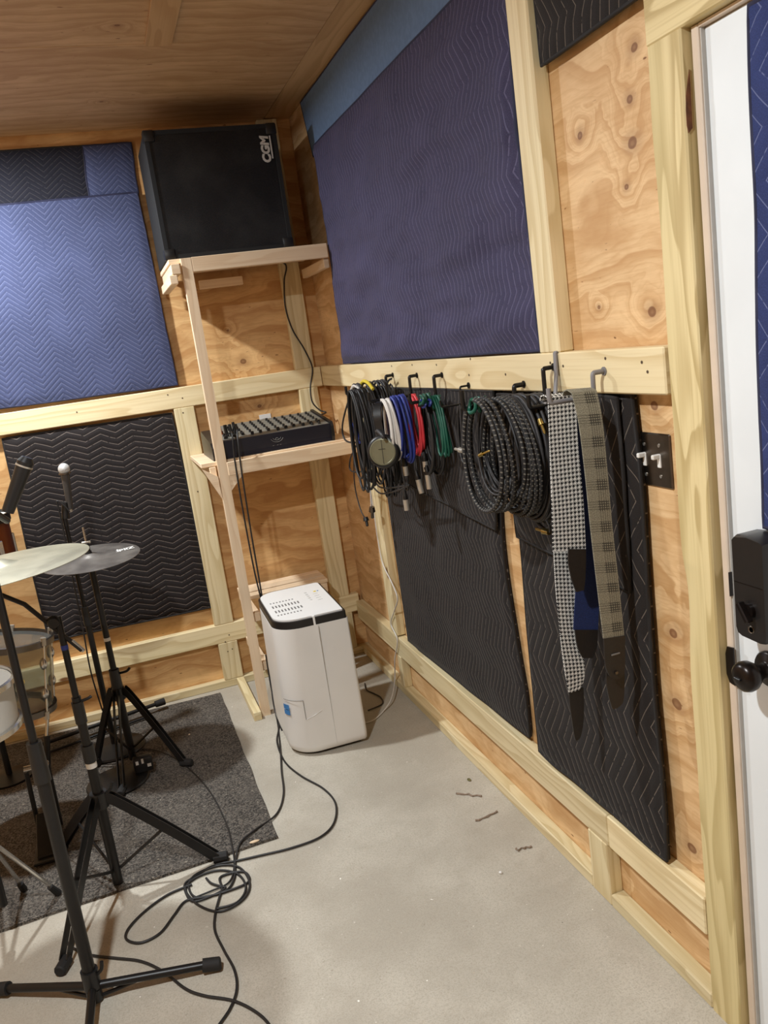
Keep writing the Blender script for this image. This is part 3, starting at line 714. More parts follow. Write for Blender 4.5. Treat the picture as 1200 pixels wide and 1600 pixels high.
# ------------------------------------------------------------------ loudspeaker
sp = empty('loudspeaker', (-.42, -.25, 1.895))
tag(sp, 'black carpeted loudspeaker with mesh grille on top of the pine shelf', 'speaker')
X0, X1, Y0, Y1, Z0, Z1 = -.676, -.172, -.425, -.06, 1.896, 2.362
bx = MB().box(X0, X1, Y0+.022, Y1, Z0, Z1, .006)
bx.box(X0, X1, Y0, Y0+.022, Z0, Z0+.016).box(X0, X1, Y0, Y0+.022, Z1-.016, Z1).box(X0, X0+.016, Y0, Y0+.022, Z0+.016, Z1-.016).box(X1-.016, X1, Y0, Y0+.022, Z0+.016, Z1-.016)
bx.obj('cabinet', 'carpet_black', sp)
MB().box(X0+.016, X1-.016, Y0+.003, Y0+.0045, Z0+.016, Z1-.016).obj('grille', 'grille', sp)
WX, WZ = -.395, 2.105
wm = Matrix.Translation(V(WX, Y0+.021, WZ)) @ Matrix.Rotation(R(90), 4, 'X')
MB().lathe([(.165, 0), (.165, .006), (.150, .009), (.138, .004), (.128, .004), (.06, -.0), (.05, .006), (.03, .012), (0, .014)], 40, wm).obj('woofer', 'cone', sp)
MB().lathe([(.034, 0), (.034, .012), (.026, .012), (.024, .0)], 24, Matrix.Translation(V(-.59, Y0+.021, 1.955)) @ Matrix.Rotation(R(90), 4, 'X')).obj('port', 'cone', sp)
MB().box(-.625, -.615, Y0+.005, Y0+.02, 2.03, 2.22).obj('horn_edge', 'cone', sp)
for x in (X0, X1):
    for z in (Z0, Z1):
        sx = 1 if x == X0 else -1; sz = 1 if z == Z0 else -1
        xs = sorted((x-sx*.003, x+sx*.04)); zs = sorted((z-(0 if z == Z0 else sz*.003), z+sz*.04))
        MB().box(xs[0], xs[1], Y0-.003, Y0+.04, zs[0], zs[1], .006).obj('corner_guard', 'black_plastic', sp)
lm = Matrix.Translation(V(-.222, Y0+.001, 2.268)) @ Matrix.Rotation(R(90), 4, 'X') @ Matrix.Rotation(R(90), 4, 'Z')
tx = text_mb('CGM', .044, .0022, .12)
tx.box(-.034, .05, -.0245, -.0195, -.0008, .0008); tx.xform(lm)
tx.obj('logo', 'pale_print', sp, smooth=0)

# ------------------------------------------------------------------ mixer
mx = empty('audio_mixer', (-.36, -.33, 1.104))
tag(mx, 'dark blue audio mixer with rows of knobs and faders on the middle pine shelf', 'mixer')
A0, A1 = -.585, -.135; ZB = 1.105
mat_yz = Matrix(((0, 0, 1, 0), (1, 0, 0, 0), (0, 1, 0, 0), (0, 0, 0, 1)))
side = [(-.425, ZB), (-.425, ZB+.018), (-.435, ZB+.072), (-.12, ZB+.112), (-.10, ZB+.09), (-.10, ZB)]
MB().prism(side, A0, A1, mat_yz).obj('body', 'mixer_blue', mx, smooth=0)
side2 = [(-.430, ZB), (-.440, ZB+.020), (-.442, ZB+.062), (-.430, ZB+.080), (-.12, ZB+.120), (-.09, ZB+.100), (-.09, ZB)]
MB().prism([(-.428, ZB), (-.438, ZB+.016), (-.436, ZB+.050), (-.41, ZB+.070), (-.14, ZB+.104), (-.11, ZB+.09), (-.10, ZB)], A0-.05, A0, mat_yz).obj('end_cheek', 'lock_black', mx, smooth=0)
MB().prism(side2, A1, A1+.012, mat_yz).obj('end_cheek', 'black_plastic', mx, smooth=0)
top = lambda y, e=0.0: ZB+.072+(y+.435)/.315*.040+e
pm = MB().add([V(A0+.004, -.428, top(-.428, .0012)), V(A1-.004, -.428, top(-.428, .0012)), V(A1-.004, -.125, top(-.125, .0012)), V(A0+.004, -.125, top(-.125, .0012)),
               V(A0+.004, -.428, top(-.428, -.001)), V(A1-.004, -.428, top(-.428, -.001)), V(A1-.004, -.125, top(-.125, -.001)), V(A0+.004, -.125, top(-.125, -.001))],
              [(0, 1, 2, 3), (7, 6, 5, 4), (0, 4, 5, 1), (1, 5, 6, 2), (2, 6, 7, 3), (3, 7, 4, 0)])
panel = pm.obj('control_panel', 'mixer_grey', mx, smooth=0)
fad = MB().box(-.006, .006, -.008, .008, 0, .014, .002); knb = MB().cyl((0, 0, 0), (0, 0, .012), .006, .0048, 10)
kme = None; fme = None
def place(mbp, name, mat, loc, parent):
    m2 = MB(); m2.v = [v+Vector(loc) for v in mbp.v]; m2.f = mbp.f; return m2.obj(name, mat, parent)
ks = place(knb, 'knob', 'black_plastic', (-.57, -.40, top(-.40)), mx)
base = V(-.57, -.40, top(-.40))
for i in range(12):
    x = -.565+.036*i
    for j, y in enumerate((-.345, -.29, -.25, -.21, -.17)):
        k = ks.copy(); COL.objects.link(k); k.parent = mx; k.location = V(x, y, top(y))-base
    f = place(fad, 'fader', 'black_plastic', (x, -.395+.02*((i*7) % 3)/2, top(-.395)), mx)
ks.location = (0, 0, 0)
for q in ((-.205, -.41), (-.175, -.41)): place(knb, 'knob', 'black_plastic', (q[0], q[1], top(q[1])), mx)
# winged emblem on the front face: arcs, a dot and two marks
em = MB()
def arc(cx, cz, rx, rz, a0, a1, r=.0011, n=14):
    em.tube([V(cx+rx*math.cos(R(a0+(a1-a0)*i/n)), -.4325-.0012-(cz-ZB-.036)*.18, cz+rz*math.sin(R(a0+(a1-a0)*i/n))) for i in range(n+1)], r, 5)
ex, ez = -.367, ZB+.040
arc(ex, ez+.014, .026, .020, 195, 345); arc(ex, ez+.012, .016, .010, 180, 360); arc(ex, ez+.006, .006, .005, 0, 360)
for dx in (-.018, 0, .012): em.box(ex+dx-.003, ex+dx+.003, -.4315, -.430, ez-.020, ez-.018)
em.obj('emblem', 'grey_print', mx)
# plugs on the left of the mixer: one orange
for i, (x, y, m) in enumerate(((-.572, -.30, 'orange'), (-.555, -.36, 'black_plastic'), (-.535, -.36, 'black_plastic'), (-.515, -.33, 'black_plastic'))):
    MB().cyl((x, y, top(y)), (x-.004, y, top(y)+.05), .0085, .006, 12).obj('plug', m, mx)
wt = empty('wall_card', (-.328, -.003, 1.19))
tag(wt, 'small white printed card on the back wall above the mixer', 'card')
p = on('y', -.002, 415, 655)
MB().box(p.x-.027, p.x+.027, -.0025, -.0004, p.z-.023, p.z+.023, .0006).obj('card', 'white_plastic', wt)
MB().box(p.x-.014, p.x+.010, -.003, -.0025, p.z-.004, p.z+.004).obj('print', 'grey_print', wt)

# ------------------------------------------------------------------ dehumidifier
dh = empty('dehumidifier', (-.45, -.73, 0))
tag(dh, 'white upright dehumidifier with black top band standing on the concrete in the corner', 'dehumidifier')
def rrect(x0, x1, y0, y1, rfl, rfr, rbr, rbl, n=10):
    P = []
    for cx, cy, r, a in ((x0+rfl, y0+rfl, rfl, 180), (x1-rfr, y0+rfr, rfr, 270), (x1-rbr, y1-rbr, rbr, 0), (x0+rbl, y1-rbl, rbl, 90)):
        for i in range(n+1):
            t = R(a+90*i/n); P.append((cx+r*math.cos(t), cy+r*math.sin(t)))
    return P
DX0, DX1, DYF, DYB = -.590, -.298, -.945, -.480; DT = .532
rot = Matrix.Translation(V(-.45, -.74, 0)) @ Matrix.Rotation(R(-1.5), 4, 'Z') @ Matrix.Translation(V(.45, .74, 0))
def dprism(inset, z0, z1, name, mat, x0=DX0, x1=DX1, rf=.11, sm=30, parent=dh, rr=.018):
    P = rrect(x0+inset, x1-inset, DYF+inset, DYB-inset, max(.004, rf-inset), max(.003, rr-inset), .015, max(.004, rf*.8-inset))
    return MB().prism(P, z0, z1, rot).obj(name, mat, parent, smooth=sm)
body = MB()
P0 = [rrect(DX0+i, DX1-i*.6, DYF+i, DYB-i, .11-i, .018-min(i, .012), .015, .10-i) for i in (.012, .003, .0, .010)]
n = len(P0[0]); zz = (.012, .020, .04, DT-.028); vs = []
for PP, z in zip(P0, zz): vs += [rot @ V(x, y, z) for x, y in PP]
fs = [tuple(range(n-1, -1, -1)), tuple(3*n+i for i in range(n))]
for j in range(3): fs += [(j*n+i, j*n+(i+1) % n, (j+1)*n+(i+1) % n, (j+1)*n+i) for i in range(n)]
body.add(vs, fs).obj('body', 'white_plastic', dh, smooth=40)
dprism(.026, .0, .012, 'base', 'black_plastic')
dprism(.011, DT-.028, DT, 'band', 'black_plastic')
dprism(.020, DT, DT+.006, 'lid', 'white_bright')
# white gap in the band and panel seams on the front
gx = on('y', DYF, 493, 965).x
MB().box(gx-.0035, gx+.0045, DYF+.0095, DYF+.03, DT-.031, DT+.0065, .0008).xform(rot).obj('band_gap', 'white_bright', dh)
MB().box(gx+.010, gx+.0108, DYF-.0004, DYF+.012, .03, DT-.031).xform(rot).obj('seam', 'pale_print', dh)
z1, z2 = .228, .150
xa = -.522
arc_ = [(DX0+.11+.1103*math.cos(R(t)), DYF+.11+.1103*math.sin(R(t))) for t in range(200, 249, 4)]
xa, ya = arc_[-1]
MB().tube([rot @ V(x, y, z1) for x, y in arc_], .0008, 5).obj('tank_seam', 'grey_print', dh)
MB().tube([rot @ V(xa, ya, z1), rot @ V(xa, ya, z2)], .0010, 5).obj('tank_seam', 'grey_print', dh)
MB().tube([rot @ V(xa, ya, z2), rot @ V(xa+.03, DYF+.0005, z2+.012), rot @ V(xa+.062, DYF-.0002, z2+.026)], .0012, 5).obj('tank_grip', 'white_bright', dh)
a = math.radians(215); cx, cy = DX0+.11, DYF+.11
q = on('y', -.91, 443, 1088)
stk = MB()
for zlo in (.165, .187): 
    pts = [(cx+(.1108)*math.cos(R(t)), cy+(.1108)*math.sin(R(t))) for t in (196, 202, 208, 214)]
    for (x0_, y0_), (x1_, y1_) in zip(pts, pts[1:]):
        stk.add([rot @ V(x0_, y0_, zlo), rot @ V(x1_, y1_, zlo), rot @ V(x1_, y1_, zlo+.020), rot @ V(x0_, y0_, zlo+.020)], [(0, 1, 2, 3)])
stk.obj('sticker', 'sticker_blue', dh)
vt = MB()
for r_, (yy, hh, nn) in enumerate(((-.665, .012, 8), (-.72, .030, 9), (-.785, .030, 9), (-.835, .012, 8))):
    for i in range(nn):
        x = -.545+.0125*i; vt.box(x-.0028, x+.0028, yy-hh/2, yy+hh/2, DT+.0058, DT+.0066)
tag(vt.xform(rot).obj('vent_slots', 'grey_print', dh, smooth=0), kind='stuff')
bt = MB()
for i in range(5): bt.cyl((-.395+.0, -.62-.045*i*.6, DT+.0058), (-.395, -.62-.045*i*.6, DT+.0068), .006, n=10)
for i in range(4): bt.box(-.372, -.352, -.66-.03*i, -.656-.03*i, DT+.0058, DT+.0066)
tag(bt.xform(rot).obj('buttons', 'pale_print', dh), kind='stuff')
MB().cyl((-.345, -.625, DT+.0058), (-.345, -.625, DT+.007), .004, n=8).xform(rot).obj('indicator', 'sticker_blue', dh)
MB().box(-.362, -.352, -.632, -.618, DT+.0058, DT+.0067).xform(rot).obj('indicator', 'yellow', dh)

# ------------------------------------------------------------------ light switch
sw = empty('light_switch', (-.003, -2.43, 1.126))
tag(sw, 'dark steel double switch plate with two white toggles beside the door post', 'switch')
pl = MB().box(-.0055, -.0, -2.485, -2.374, 1.127, 1.236, .0025).obj('plate', 'steel', sw)
for y in (-2.405, -2.452):
    tg = MB().box(-.009, -.005, y-.005, y+.005, 1.168, 1.194, .001); i0 = len(tg.v)
    tg.box(-.024, -.004, y-.0042, y+.0042, 1.186, 1.196, .002); tg.obj('toggle', 'white_plastic', sw)
    for z in (1.150, 1.212): MB().cyl((-.005, y, z), (-.0066, y, z), .0036, n=10).obj('screw', 'chrome', sw)

# ------------------------------------------------------------------ hooks
def rod_hook(y, label, mat='black_metal', xo=-.066, ztop=1.360, zarm=1.292, xtip=-.20, tip=.03, r=.0052, ytip=None, yd=0.0):
    yt = y if ytip is None else ytip
    pts = [V(-.034, y, ztop), V(xo+.008, y, ztop), V(xo+.002, y, ztop-.001), V(xo, y, ztop-.007), V(xo-.001, y, zarm+.008), V(xo-.003, y, zarm+.002), V(xo-.010, y, zarm), V(xtip+.012, yt, zarm), V(xtip+.003, yt, zarm+.002), V(xtip, yt, zarm+.010), V(xtip, yt, zarm+tip)]
    h = empty('cable_hook', (-.038, y, zarm)); tag(h, label, 'hook', 'utility hooks on the right wall rail')
    MB().tube(catmull(pts, 3), r, 8).obj('rod', mat, h, smooth=60)
    MB().cyl((-.037, y, ztop), (-.0405, y, ztop), .009, n=12).obj('collar', mat, h)
    return h
rod_hook(-1.03, 'dark hook holding the tangled black cables, nearest the corner', zarm=1.318, xtip=-.215, ztop=1.362)
rod_hook(-1.265, 'black rubber hook on the rail holding the white and blue cables', zarm=1.300, xtip=-.21)
rod_hook(-1.475, 'black rubber hook on the rail holding the green cable', zarm=1.292, xtip=-.15)
rod_hook(-1.66, 'thin dark hook holding the slim black cable with silver plug', zarm=1.282, ztop=1.33, xtip=-.13, r=.003, tip=.02)
rod_hook(-1.985, 'black hook with upturned tip holding the braided cable coils', zarm=1.300, ztop=1.335, xtip=-.205, tip=.045, r=.006)
rod_hook(-2.135, 'black hook behind the tall grey bar on the rail', zarm=1.292, ztop=1.375, xtip=-.11)
rod_hook(-2.335, 'grey coated hook on the rail holding the plaid strap', 'grey_hook', zarm=1.318, ztop=1.364, xtip=-.17)
h = empty('strap_hanger', (-.04, -2.17, 1.29)); tag(h, 'flat grey metal hanger bar hooked over the rail, holding the houndstooth strap', 'hook')
hpts = [V(-.020, -2.150, 1.4085), V(-.040, -2.152, 1.4085), V(-.0415, -2.152, 1.4065), V(-.046, -2.156, 1.36), V(-.060, -2.166, 1.306), V(-.064, -2.168, 1.302), V(-.085, -2.180, 1.302), V(-.100, -2.190, 1.304)]
MB().ribbon(hpts, [V(0, -.006, 0)]*len(hpts), .004).obj('bar', 'grey_hook', h)

# ------------------------------------------------------------------ cable coils
def coil_pts(y, ztop, ry, rz, x0, x1, n, jit=.012, seed=0, per=26, drift=0.0, twist=.0):
    g = random.Random(seed); pts = []
    a0, b0 = ry, rz; ph = g.random()*6
    rys = [ry*(1+g.uniform(-1, 1)*jit*8) for _ in range(n+2)]; rzs = [rz*(1+g.uniform(-1, 1)*jit*8) for _ in range(n+2)]
    xs = [x0+(x1-x0)*(i+.5)/n+g.uniform(-1, 1)*abs(x1-x0)/n*.8 for i in range(n+2)]; oy = [g.uniform(-1, 1)*jit for _ in range(n+2)]
    for i in range(n*per+1):
        k = i//per; t = i/per-k
        L = lambda a: a[k]*(1-t)+a[k+1]*t
        th = math.pi/2+2*math.pi*i/per
        rr, rzz = L(rys), L(rzs)
        z = ztop-rzz+rzz*math.sin(th); yy = y+L(oy)+rr*math.cos(th)*(1-.12*math.sin(th))+drift*(1-math.sin(th))/2
        xx = L(xs)+twist*math.cos(th)*.01+.008*math.sin(th*1.0+k)*(1-math.sin(th))/2
        pts.append(V(xx, yy, z))
    return pts
def plug(parent, p, d, mat='nickel', length=.045, r=.0045, body='black_plastic', xlr=False, name='plug'):
    p = Vector(p); d = Vector(d).normalized()
    if xlr:
        o = MB().cyl(p, p+d*.018, .0045, .0075, 12).cyl(p+d*.018, p+d*.030, .0078, n=12).obj(name, body, parent)
        MB().cyl(p+d*.030, p+d*(.030+length), .0092, n=14).obj('plug_shell', mat, o)
    else:
        o = MB().cyl(p, p+d*length*.5, r*1.15, r*1.5, 12).obj(name, mat, parent)
        MB().cyl(p+d*length*.5, p+d*length*1.15, r*.72, n=10).cyl(p+d*length*1.15, p+d*length*1.25, r*.8, r*.3, n=10).obj('plug_tip', mat, o)
def cable(label, pts, r, mat, group='cables coiled on the wall hooks', name='audio_cable', k=None, n=8, cat='cable'):
    pts = catmull(pts, k) if k else pts
    base = min(pts, key=lambda p: p.z)
    e = empty(name, base); tag(e, label, cat, group)
    MB().tube(pts, r, n).obj('cord', mat, e, smooth=60)
    return e
# coloured stack on the second and third hook (front to wall)
e = cable('white coiled cable beside the headphones', coil_pts(-1.34, 1.306, .050, .095, -.196, -.172, 5, seed=1), .0042, 'cable_white')
MB().tube(catmull([V(-.17, -1.36, 1.13), V(-.165, -1.36, 1.08), V(-.16, -1.35, 1.03), V(-.16, -1.34, 1.01)], 5), .0022, 6).obj('cord_end', 'cable_grey', e)
plug(e, (-.16, -1.34, 1.01), (0, 0, -1), 'nickel', .035, xlr=True)
e = cable('blue coiled microphone cable between the white and red cables', coil_pts(-1.345, 1.310, .052, .098, -.166, -.118, 8, seed=2), .0046, 'cable_blue')
plug(e, (-.15, -1.35, 1.118), (0, .05, -1), 'nickel', .030, xlr=True)
e = cable('red coiled microphone cable next to the blue one', coil_pts(-1.36, 1.306, .050, .094, -.108, -.092, 3, seed=3), .0048, 'cable_red')
plug(e, (-.12, -1.36, 1.070), (.1, -.12, -1), 'nickel', .045, xlr=True); plug(e, (-.10, -1.40, 1.130), (0, 0, -1), 'nickel', .032, xlr=True)
e = cable('black coiled microphone cable between the red and green cables', coil_pts(-1.43, 1.300, .055, .12, -.105, -.075, 6, seed=4), .0048, 'cable')
plug(e, (-.105, -1.42, 1.09), (0, -.03, -1), 'nickel', .045, xlr=True)
e = cable('green coiled cable with teal tie on the third hook', coil_pts(-1.50, 1.303, .028, .085, -.088, -.068, 4, seed=5, drift=-.03), .0038, 'cable_green')
MB().tube(coil_pts(-1.49, 1.312, .016, .013, -.13, -.095, 4, seed=55, per=14), .004, 6).obj('tie', 'cable_green', e)
MB().tube(coil_pts(-1.49, 1.296, .020, .010, -.118, -.098, 2, seed=56, per=14), .004, 6).obj('tie', 'cable_blue', e)
e = cable('slim black cable loop with silver right-angle plug on the quilt', coil_pts(-1.66, 1.284, .045, .085, -.075, -.062, 3, seed=6), .003, 'cable')
MB().tube(catmull([V(-.09, -1.70, 1.285), V(-.10, -1.712, 1.22), V(-.105, -1.715, 1.166)], 6), .0018, 6).obj('cord_end', 'cable_grey', e)
plug(e, (-.105, -1.722, 1.160), (0, 1, 0.02), 'nickel', .048, .0055)
# tangle of black leads on the first hook
for i, (lab, y, ry, rz, x0, x1, n, r, m) in enumerate((
        ('thick black cable bundle hung outermost near the corner', -1.10, .060, .165, -.225, -.185, 9, .0042, 'cable'),
        ('grey-black lead looped in the middle of the corner tangle', -1.08, .080, .150, -.185, -.140, 9, .0036, 'cable_grey'),
        ('thin black lead closest to the wall in the corner tangle', -1.09, .055, .175, -.140, -.075, 10, .0034, 'cable'))):
    cable(lab, coil_pts(y, 1.335, ry, rz, x0, x1, n, jit=.02, seed=20+i), r, m)
e = cable('loose black lead drooping left of the cable tangle, ending in a connector', [on('x', -.20, *p) for p in ((556, 607), (545, 625), (535, 665), (540, 688), (560, 690), (563, 672))], .0034, 'cable', k=8)
MB().tube(catmull([on('x', -.17, *p) for p in ((560, 690), (548, 715), (548, 735), (566, 736), (571, 720), (560, 700))], 8), .003, 6).obj('cord_end', 'cable', e)
e = cable('long black lead hanging down the corner with a grey connector', [on('x', -.13, *p) for p in ((553, 650), (553, 700), (554, 755), (563, 795), (572, 812))], .0026, 'cable', k=8)
plug(e, on('x', -.13, 571, 808), on('x', -.13, 576, 830)-on('x', -.13, 571, 808), 'black_plastic', .030, .008, name='connector')
e = cable('white lead with a grey plug hanging behind the headphones', [on('x', -.10, *p) for p in ((574, 690), (577, 740), (580, 785), (579, 800))], .003, 'cable_white', k=8)
plug(e, on('x', -.10, 581, 792), V(0, .25, -1), 'steel', .040, .009, name='connector')
e = cable('black ring-shaped lead looping below the headphones', [on('x', -.15, *p) for p in ((580, 740), (592, 760), (612, 762), (640, 758), (615, 768), (595, 771), (584, 762))], .003, 'cable', k=8)
e = cable('yellow-tied cream and black cord bunch on top of the corner hook', coil_pts(-1.06, 1.352, .05, .040, -.205, -.075, 9, jit=.02, seed=31, per=18), .0038, 'cable_grey')
MB().tube(catmull([V(-.15, -1.13, 1.33), V(-.155, -1.10, 1.352), V(-.158, -1.06, 1.358), V(-.16, -1.03, 1.345)], 6), .006, 8).obj('tie', 'yellow', e)
MB().tube(catmull([V(-.185, -1.10, 1.325), V(-.188, -1.07, 1.345), V(-.19, -1.04, 1.345), V(-.19, -1.0, 1.325)], 6), .006, 8).obj('tie', 'cable_white', e)
MB().tube(catmull([V(-.2, -1.02, 1.18), V(-.205, -1.03, 1.22), V(-.2, -1.05, 1.15), V(-.195, -1.02, 1.19)], 5), .006, 7).obj('tie', 'cable_blue', e)
# headphones
hp = empty('headphones', on('x', -.205, 598, 745)); tag(hp, 'black headphones with an olive grey earcup disc hanging in front of the cables', 'headphones')
hc = on('x', -.225, 598, 706); hd = (CAM-hc); hd.z = -.05; hd = (Vector((-.55, -.80, .05))).normalized()
qm = Matrix.Translation(hc) @ hd.to_track_quat('Z', 'Y').to_matrix().to_4x4()
MB().lathe([(.038, -.040), (.051, -.034), (.054, -.015), (.050, -.004), (.044, 0)], 32, qm).obj('earcup', 'black_plastic', hp, smooth=50)
M['olive'] = plain('olive grey disc', srgb(122, 120, 96), .4, .3, var=.04)
cup = MB().lathe([(.042, -.001), (.042, .002), (.038, .0032), (.037, .0022), (0, .0026)], 32, qm).obj('earcup_disc', 'olive', hp, smooth=40)
MB().box(-.0007, .0007, -.037, .037, .0024, .0034).box(-.012, .010, .008, .0095, .0024, .0034).xform(qm).obj('disc_seam', 'black_plastic', cup)
u_ = hd.cross(V(0, 0, 1)).normalized()
hb = [hc-hd*.012+V(0, 0, .036), hc-hd*.014+V(0, 0, .075)+u_*.004, hc-hd*.016+V(0, 0, .115)+u_*.006, hc-hd*.035+V(0, 0, .145)+u_*.004, hc-hd*.075+V(0, 0, .150), hc-hd*.11+V(0, 0, .12), hc-hd*.118+V(0, 0, .06), hc-hd*.115+V(0, 0, .02)]
MB().ribbon(catmull(hb, 6), [u_*.012]*43, .006).obj('headband', 'black_plastic', hp, smooth=50)
q2 = Matrix.Translation(hc-hd*.10) @ hd.to_track_quat('Z', 'Y').to_matrix().to_4x4()
MB().lathe([(.036, -.02), (.042, -.015), (.042, .01), (.030, .018)], 28, q2).obj('earcup', 'black_plastic', hp, smooth=50)
MB().lathe([(.022, -.0), (.038, .004), (.042, .014), (.034, .022)], 28, Matrix.Translation(hc-hd*.066) @ hd.to_track_quat('Z', 'Y').to_matrix().to_4x4()).obj('ear_cushion', 'leather', hp, smooth=50)
MB().tube(catmull([hc+V(0, .01, .04)-hd*.01, hc+V(0, .03, .055), hc+V(0, .02, .065)+hd*.004, hc+V(0, -.02, .055)+hd*.006, hc+V(0, -.03, .045)], 6), .006, 8).obj('wrapped_cord', 'cable_grey', hp)
# braided instrument cables on the fifth hook
e = cable('black and grey braided instrument cable, outermost coil', coil_pts(-2.03, 1.322, .108, .130, -.200, -.165, 5, jit=.012, seed=41, per=34), .0050, 'braid')
plug(e, (-.185, -2.0, 1.185), (.3, -1, .35), 'brass', .034, .004)
e = cable('thin dark lead coiled inside the braided cable', coil_pts(-2.02, 1.312, .092, .118, -.165, -.135, 5, jit=.012, seed=42, per=30), .0030, 'cable_grey')
MB().tube(coil_pts(-2.0, 1.322, .018, .016, -.20, -.165, 4, seed=77, per=14), .0042, 7).obj('tie', 'cable_green', e)
e = cable('second braided black cable behind the outermost coil', coil_pts(-2.045, 1.318, .115, .138, -.150, -.118, 5, jit=.014, seed=43, per=34), .0048, 'braid')
e = cable('charcoal woven cable coil in the middle of the stack', coil_pts(-2.055, 1.318, .110, .140, -.118, -.080, 9, jit=.016, seed=44, per=34), .0044, 'cable_grey')
e = cable('charcoal woven cable coil closest to the wall with gold plug', coil_pts(-2.075, 1.315, .100, .150, -.086, -.050, 11, jit=.016, seed=45, per=34), .0042, 'cable_grey')
p = on('x', -.10, 843, 655); plug(e, p, on('x', -.10, 848, 668)-p, 'brass', .030, .005)
e = cable('black cable with gold plug dangling below the coil stack', [on('x', -.085, *p) for p in ((800, 785), (830, 800), (850, 812), (862, 800), (868, 782))]+[on('x', -.085, 872, 780)], .0030, 'cable', k=6)
p = on('x', -.085, 858, 832); plug(e, p, on('x', -.085, 830, 824)-p, 'brass', .052, .0055)
MB().tube(catmull([on('x', -.085, *p) for p in ((853, 812), (858, 822), (859, 832))], 5), .0024, 6).obj('cord_end', 'cable', e)

# ------------------------------------------------------------------ guitar straps
def rib(y, rows, thick=.003):
    """rows: (left px, right px, row px, y) -> centre and half-width from the photo at depth y"""
    cs = []; ws = []
    for lx, rx, ly, ry_, yy in rows:
        a = on('y', yy, lx, ly); b = on('y', yy, rx, ry_); cs.append((a+b)/2); ws.append((b-a)/2)
    C = catmull(cs, 6); Wd = catmull(ws, 6)
    return C, Wd
g1 = empty('guitar_strap', (-.12, -2.25, .5)); tag(g1, 'black and white houndstooth guitar strap hanging from the grey hanger', 'strap', 'guitar straps on the right wall')
C, Wd = rib(0, [(856, 899, 622, 617, -2.255), (859, 903, 700, 694, -2.262), (862, 911, 790, 783, -2.27), (864, 915, 862, 860, -2.275)])
C = [C[0]+V(0, .035, -.006), C[0]+V(0, .030, .003), C[0]+V(0, .016, .006)]+C; Wd = [Wd[0]]*3+Wd
MB().ribbon(C, Wd).obj('front_band', 'hound', g1)
C, Wd = rib(0, [(858, 892, 640, 640, -2.235), (862, 893, 780, 780, -2.235), (867, 897, 900, 900, -2.235), (874, 902, 980, 980, -2.24), (881, 913, 1040, 1038, -2.245), (887, 911, 1074, 1066, -2.245), (889, 904, 1083, 1078, -2.245)])
MB().ribbon(C, Wd).obj('rear_band', 'hound', g1)
C, Wd = rib(0, [(888, 915, 858, 858, -2.279), (888, 915, 880, 878, -2.279), (893, 914, 905, 903, -2.279), (900, 912, 925, 922, -2.279)])
MB().ribbon(C, Wd, .004).obj('leather_tab', 'leather', g1)
C, Wd = rib(0, [(889, 911, 1078, 1074, -2.242), (890, 912, 1100, 1097, -2.242), (894, 911, 1130, 1128, -2.242), (897, 907, 1150, 1149, -2.242), (899, 903, 1157, 1156, -2.242)])
MB().ribbon(C, Wd, .004).obj('leather_tab', 'leather', g1)
g2 = empty('guitar_strap', (-.09, -2.3, .75)); tag(g2, 'dark blue webbing guitar strap between the houndstooth and plaid straps', 'strap', 'guitar straps on the right wall')
C, Wd = rib(0, [(900, 922, 628, 626, -2.250), (903, 928, 740, 738, -2.255), (906, 936, 850, 850, -2.255), (899, 936, 930, 930, -2.255), (896, 934, 984, 986, -2.255)])
MB().ribbon(C, Wd).obj('band', 'strap_blue', g2)
C, Wd = rib(0, [(898, 934, 984, 984, -2.257), (902, 932, 1010, 1010, -2.257), (910, 926, 1028, 1028, -2.257)])
MB().ribbon(C, Wd, .004).obj('leather_tab', 'leather', g2)
g3 = empty('guitar_strap', (-.09, -2.36, .6)); tag(g3, 'grey checked plaid guitar strap with black leather ends, rightmost on the rail', 'strap', 'guitar straps on the right wall')
C, Wd = rib(0, [(893, 932, 614, 611, -2.365), (904, 941, 660, 657, -2.378), (914, 949, 740, 738, -2.382), (922, 956, 820, 818, -2.382), (931, 965, 900, 898, -2.382), (943, 975, 1000, 994, -2.382)])
C = [C[0]+V(0, .035, -.006), C[0]+V(0, .030, .003), C[0]+V(0, .016, .006)]+C; Wd = [Wd[0]]*3+Wd
MB().ribbon(C, Wd).obj('band', 'plaid', g3)
C, Wd = rib(0, [(943, 976, 998, 993, -2.384), (944, 976, 1020, 1016, -2.384), (946, 976, 1042, 1040, -2.384), (952, 973, 1056, 1054, -2.384), (959, 968, 1061, 1060, -2.384)])
end = MB().ribbon(C, Wd, .004).obj('leather_end', 'leather', g3)
q = on('y', -2.388, 963, 1051); MB().cyl(q+V(0, .001, 0), q+V(0, -.002, 0), .0035, n=10).obj('eyelet', 'steel', end)
q = on('y', -2.3875, 962, 1022); MB().box(q.x-.010, q.x+.010, q.y-.0008, q.y+.0008, q.z-.0015, q.z+.0015).obj('embossing', 'grey_print', end)
C, Wd = rib(0, [(947, 975, 1050, 1050, -2.372), (948, 975, 1075, 1072, -2.372), (954, 973, 1100, 1096, -2.372), (957, 964, 1108, 1106, -2.372)])
MB().ribbon(C, Wd, .004).obj('leather_end', 'leather', g3)

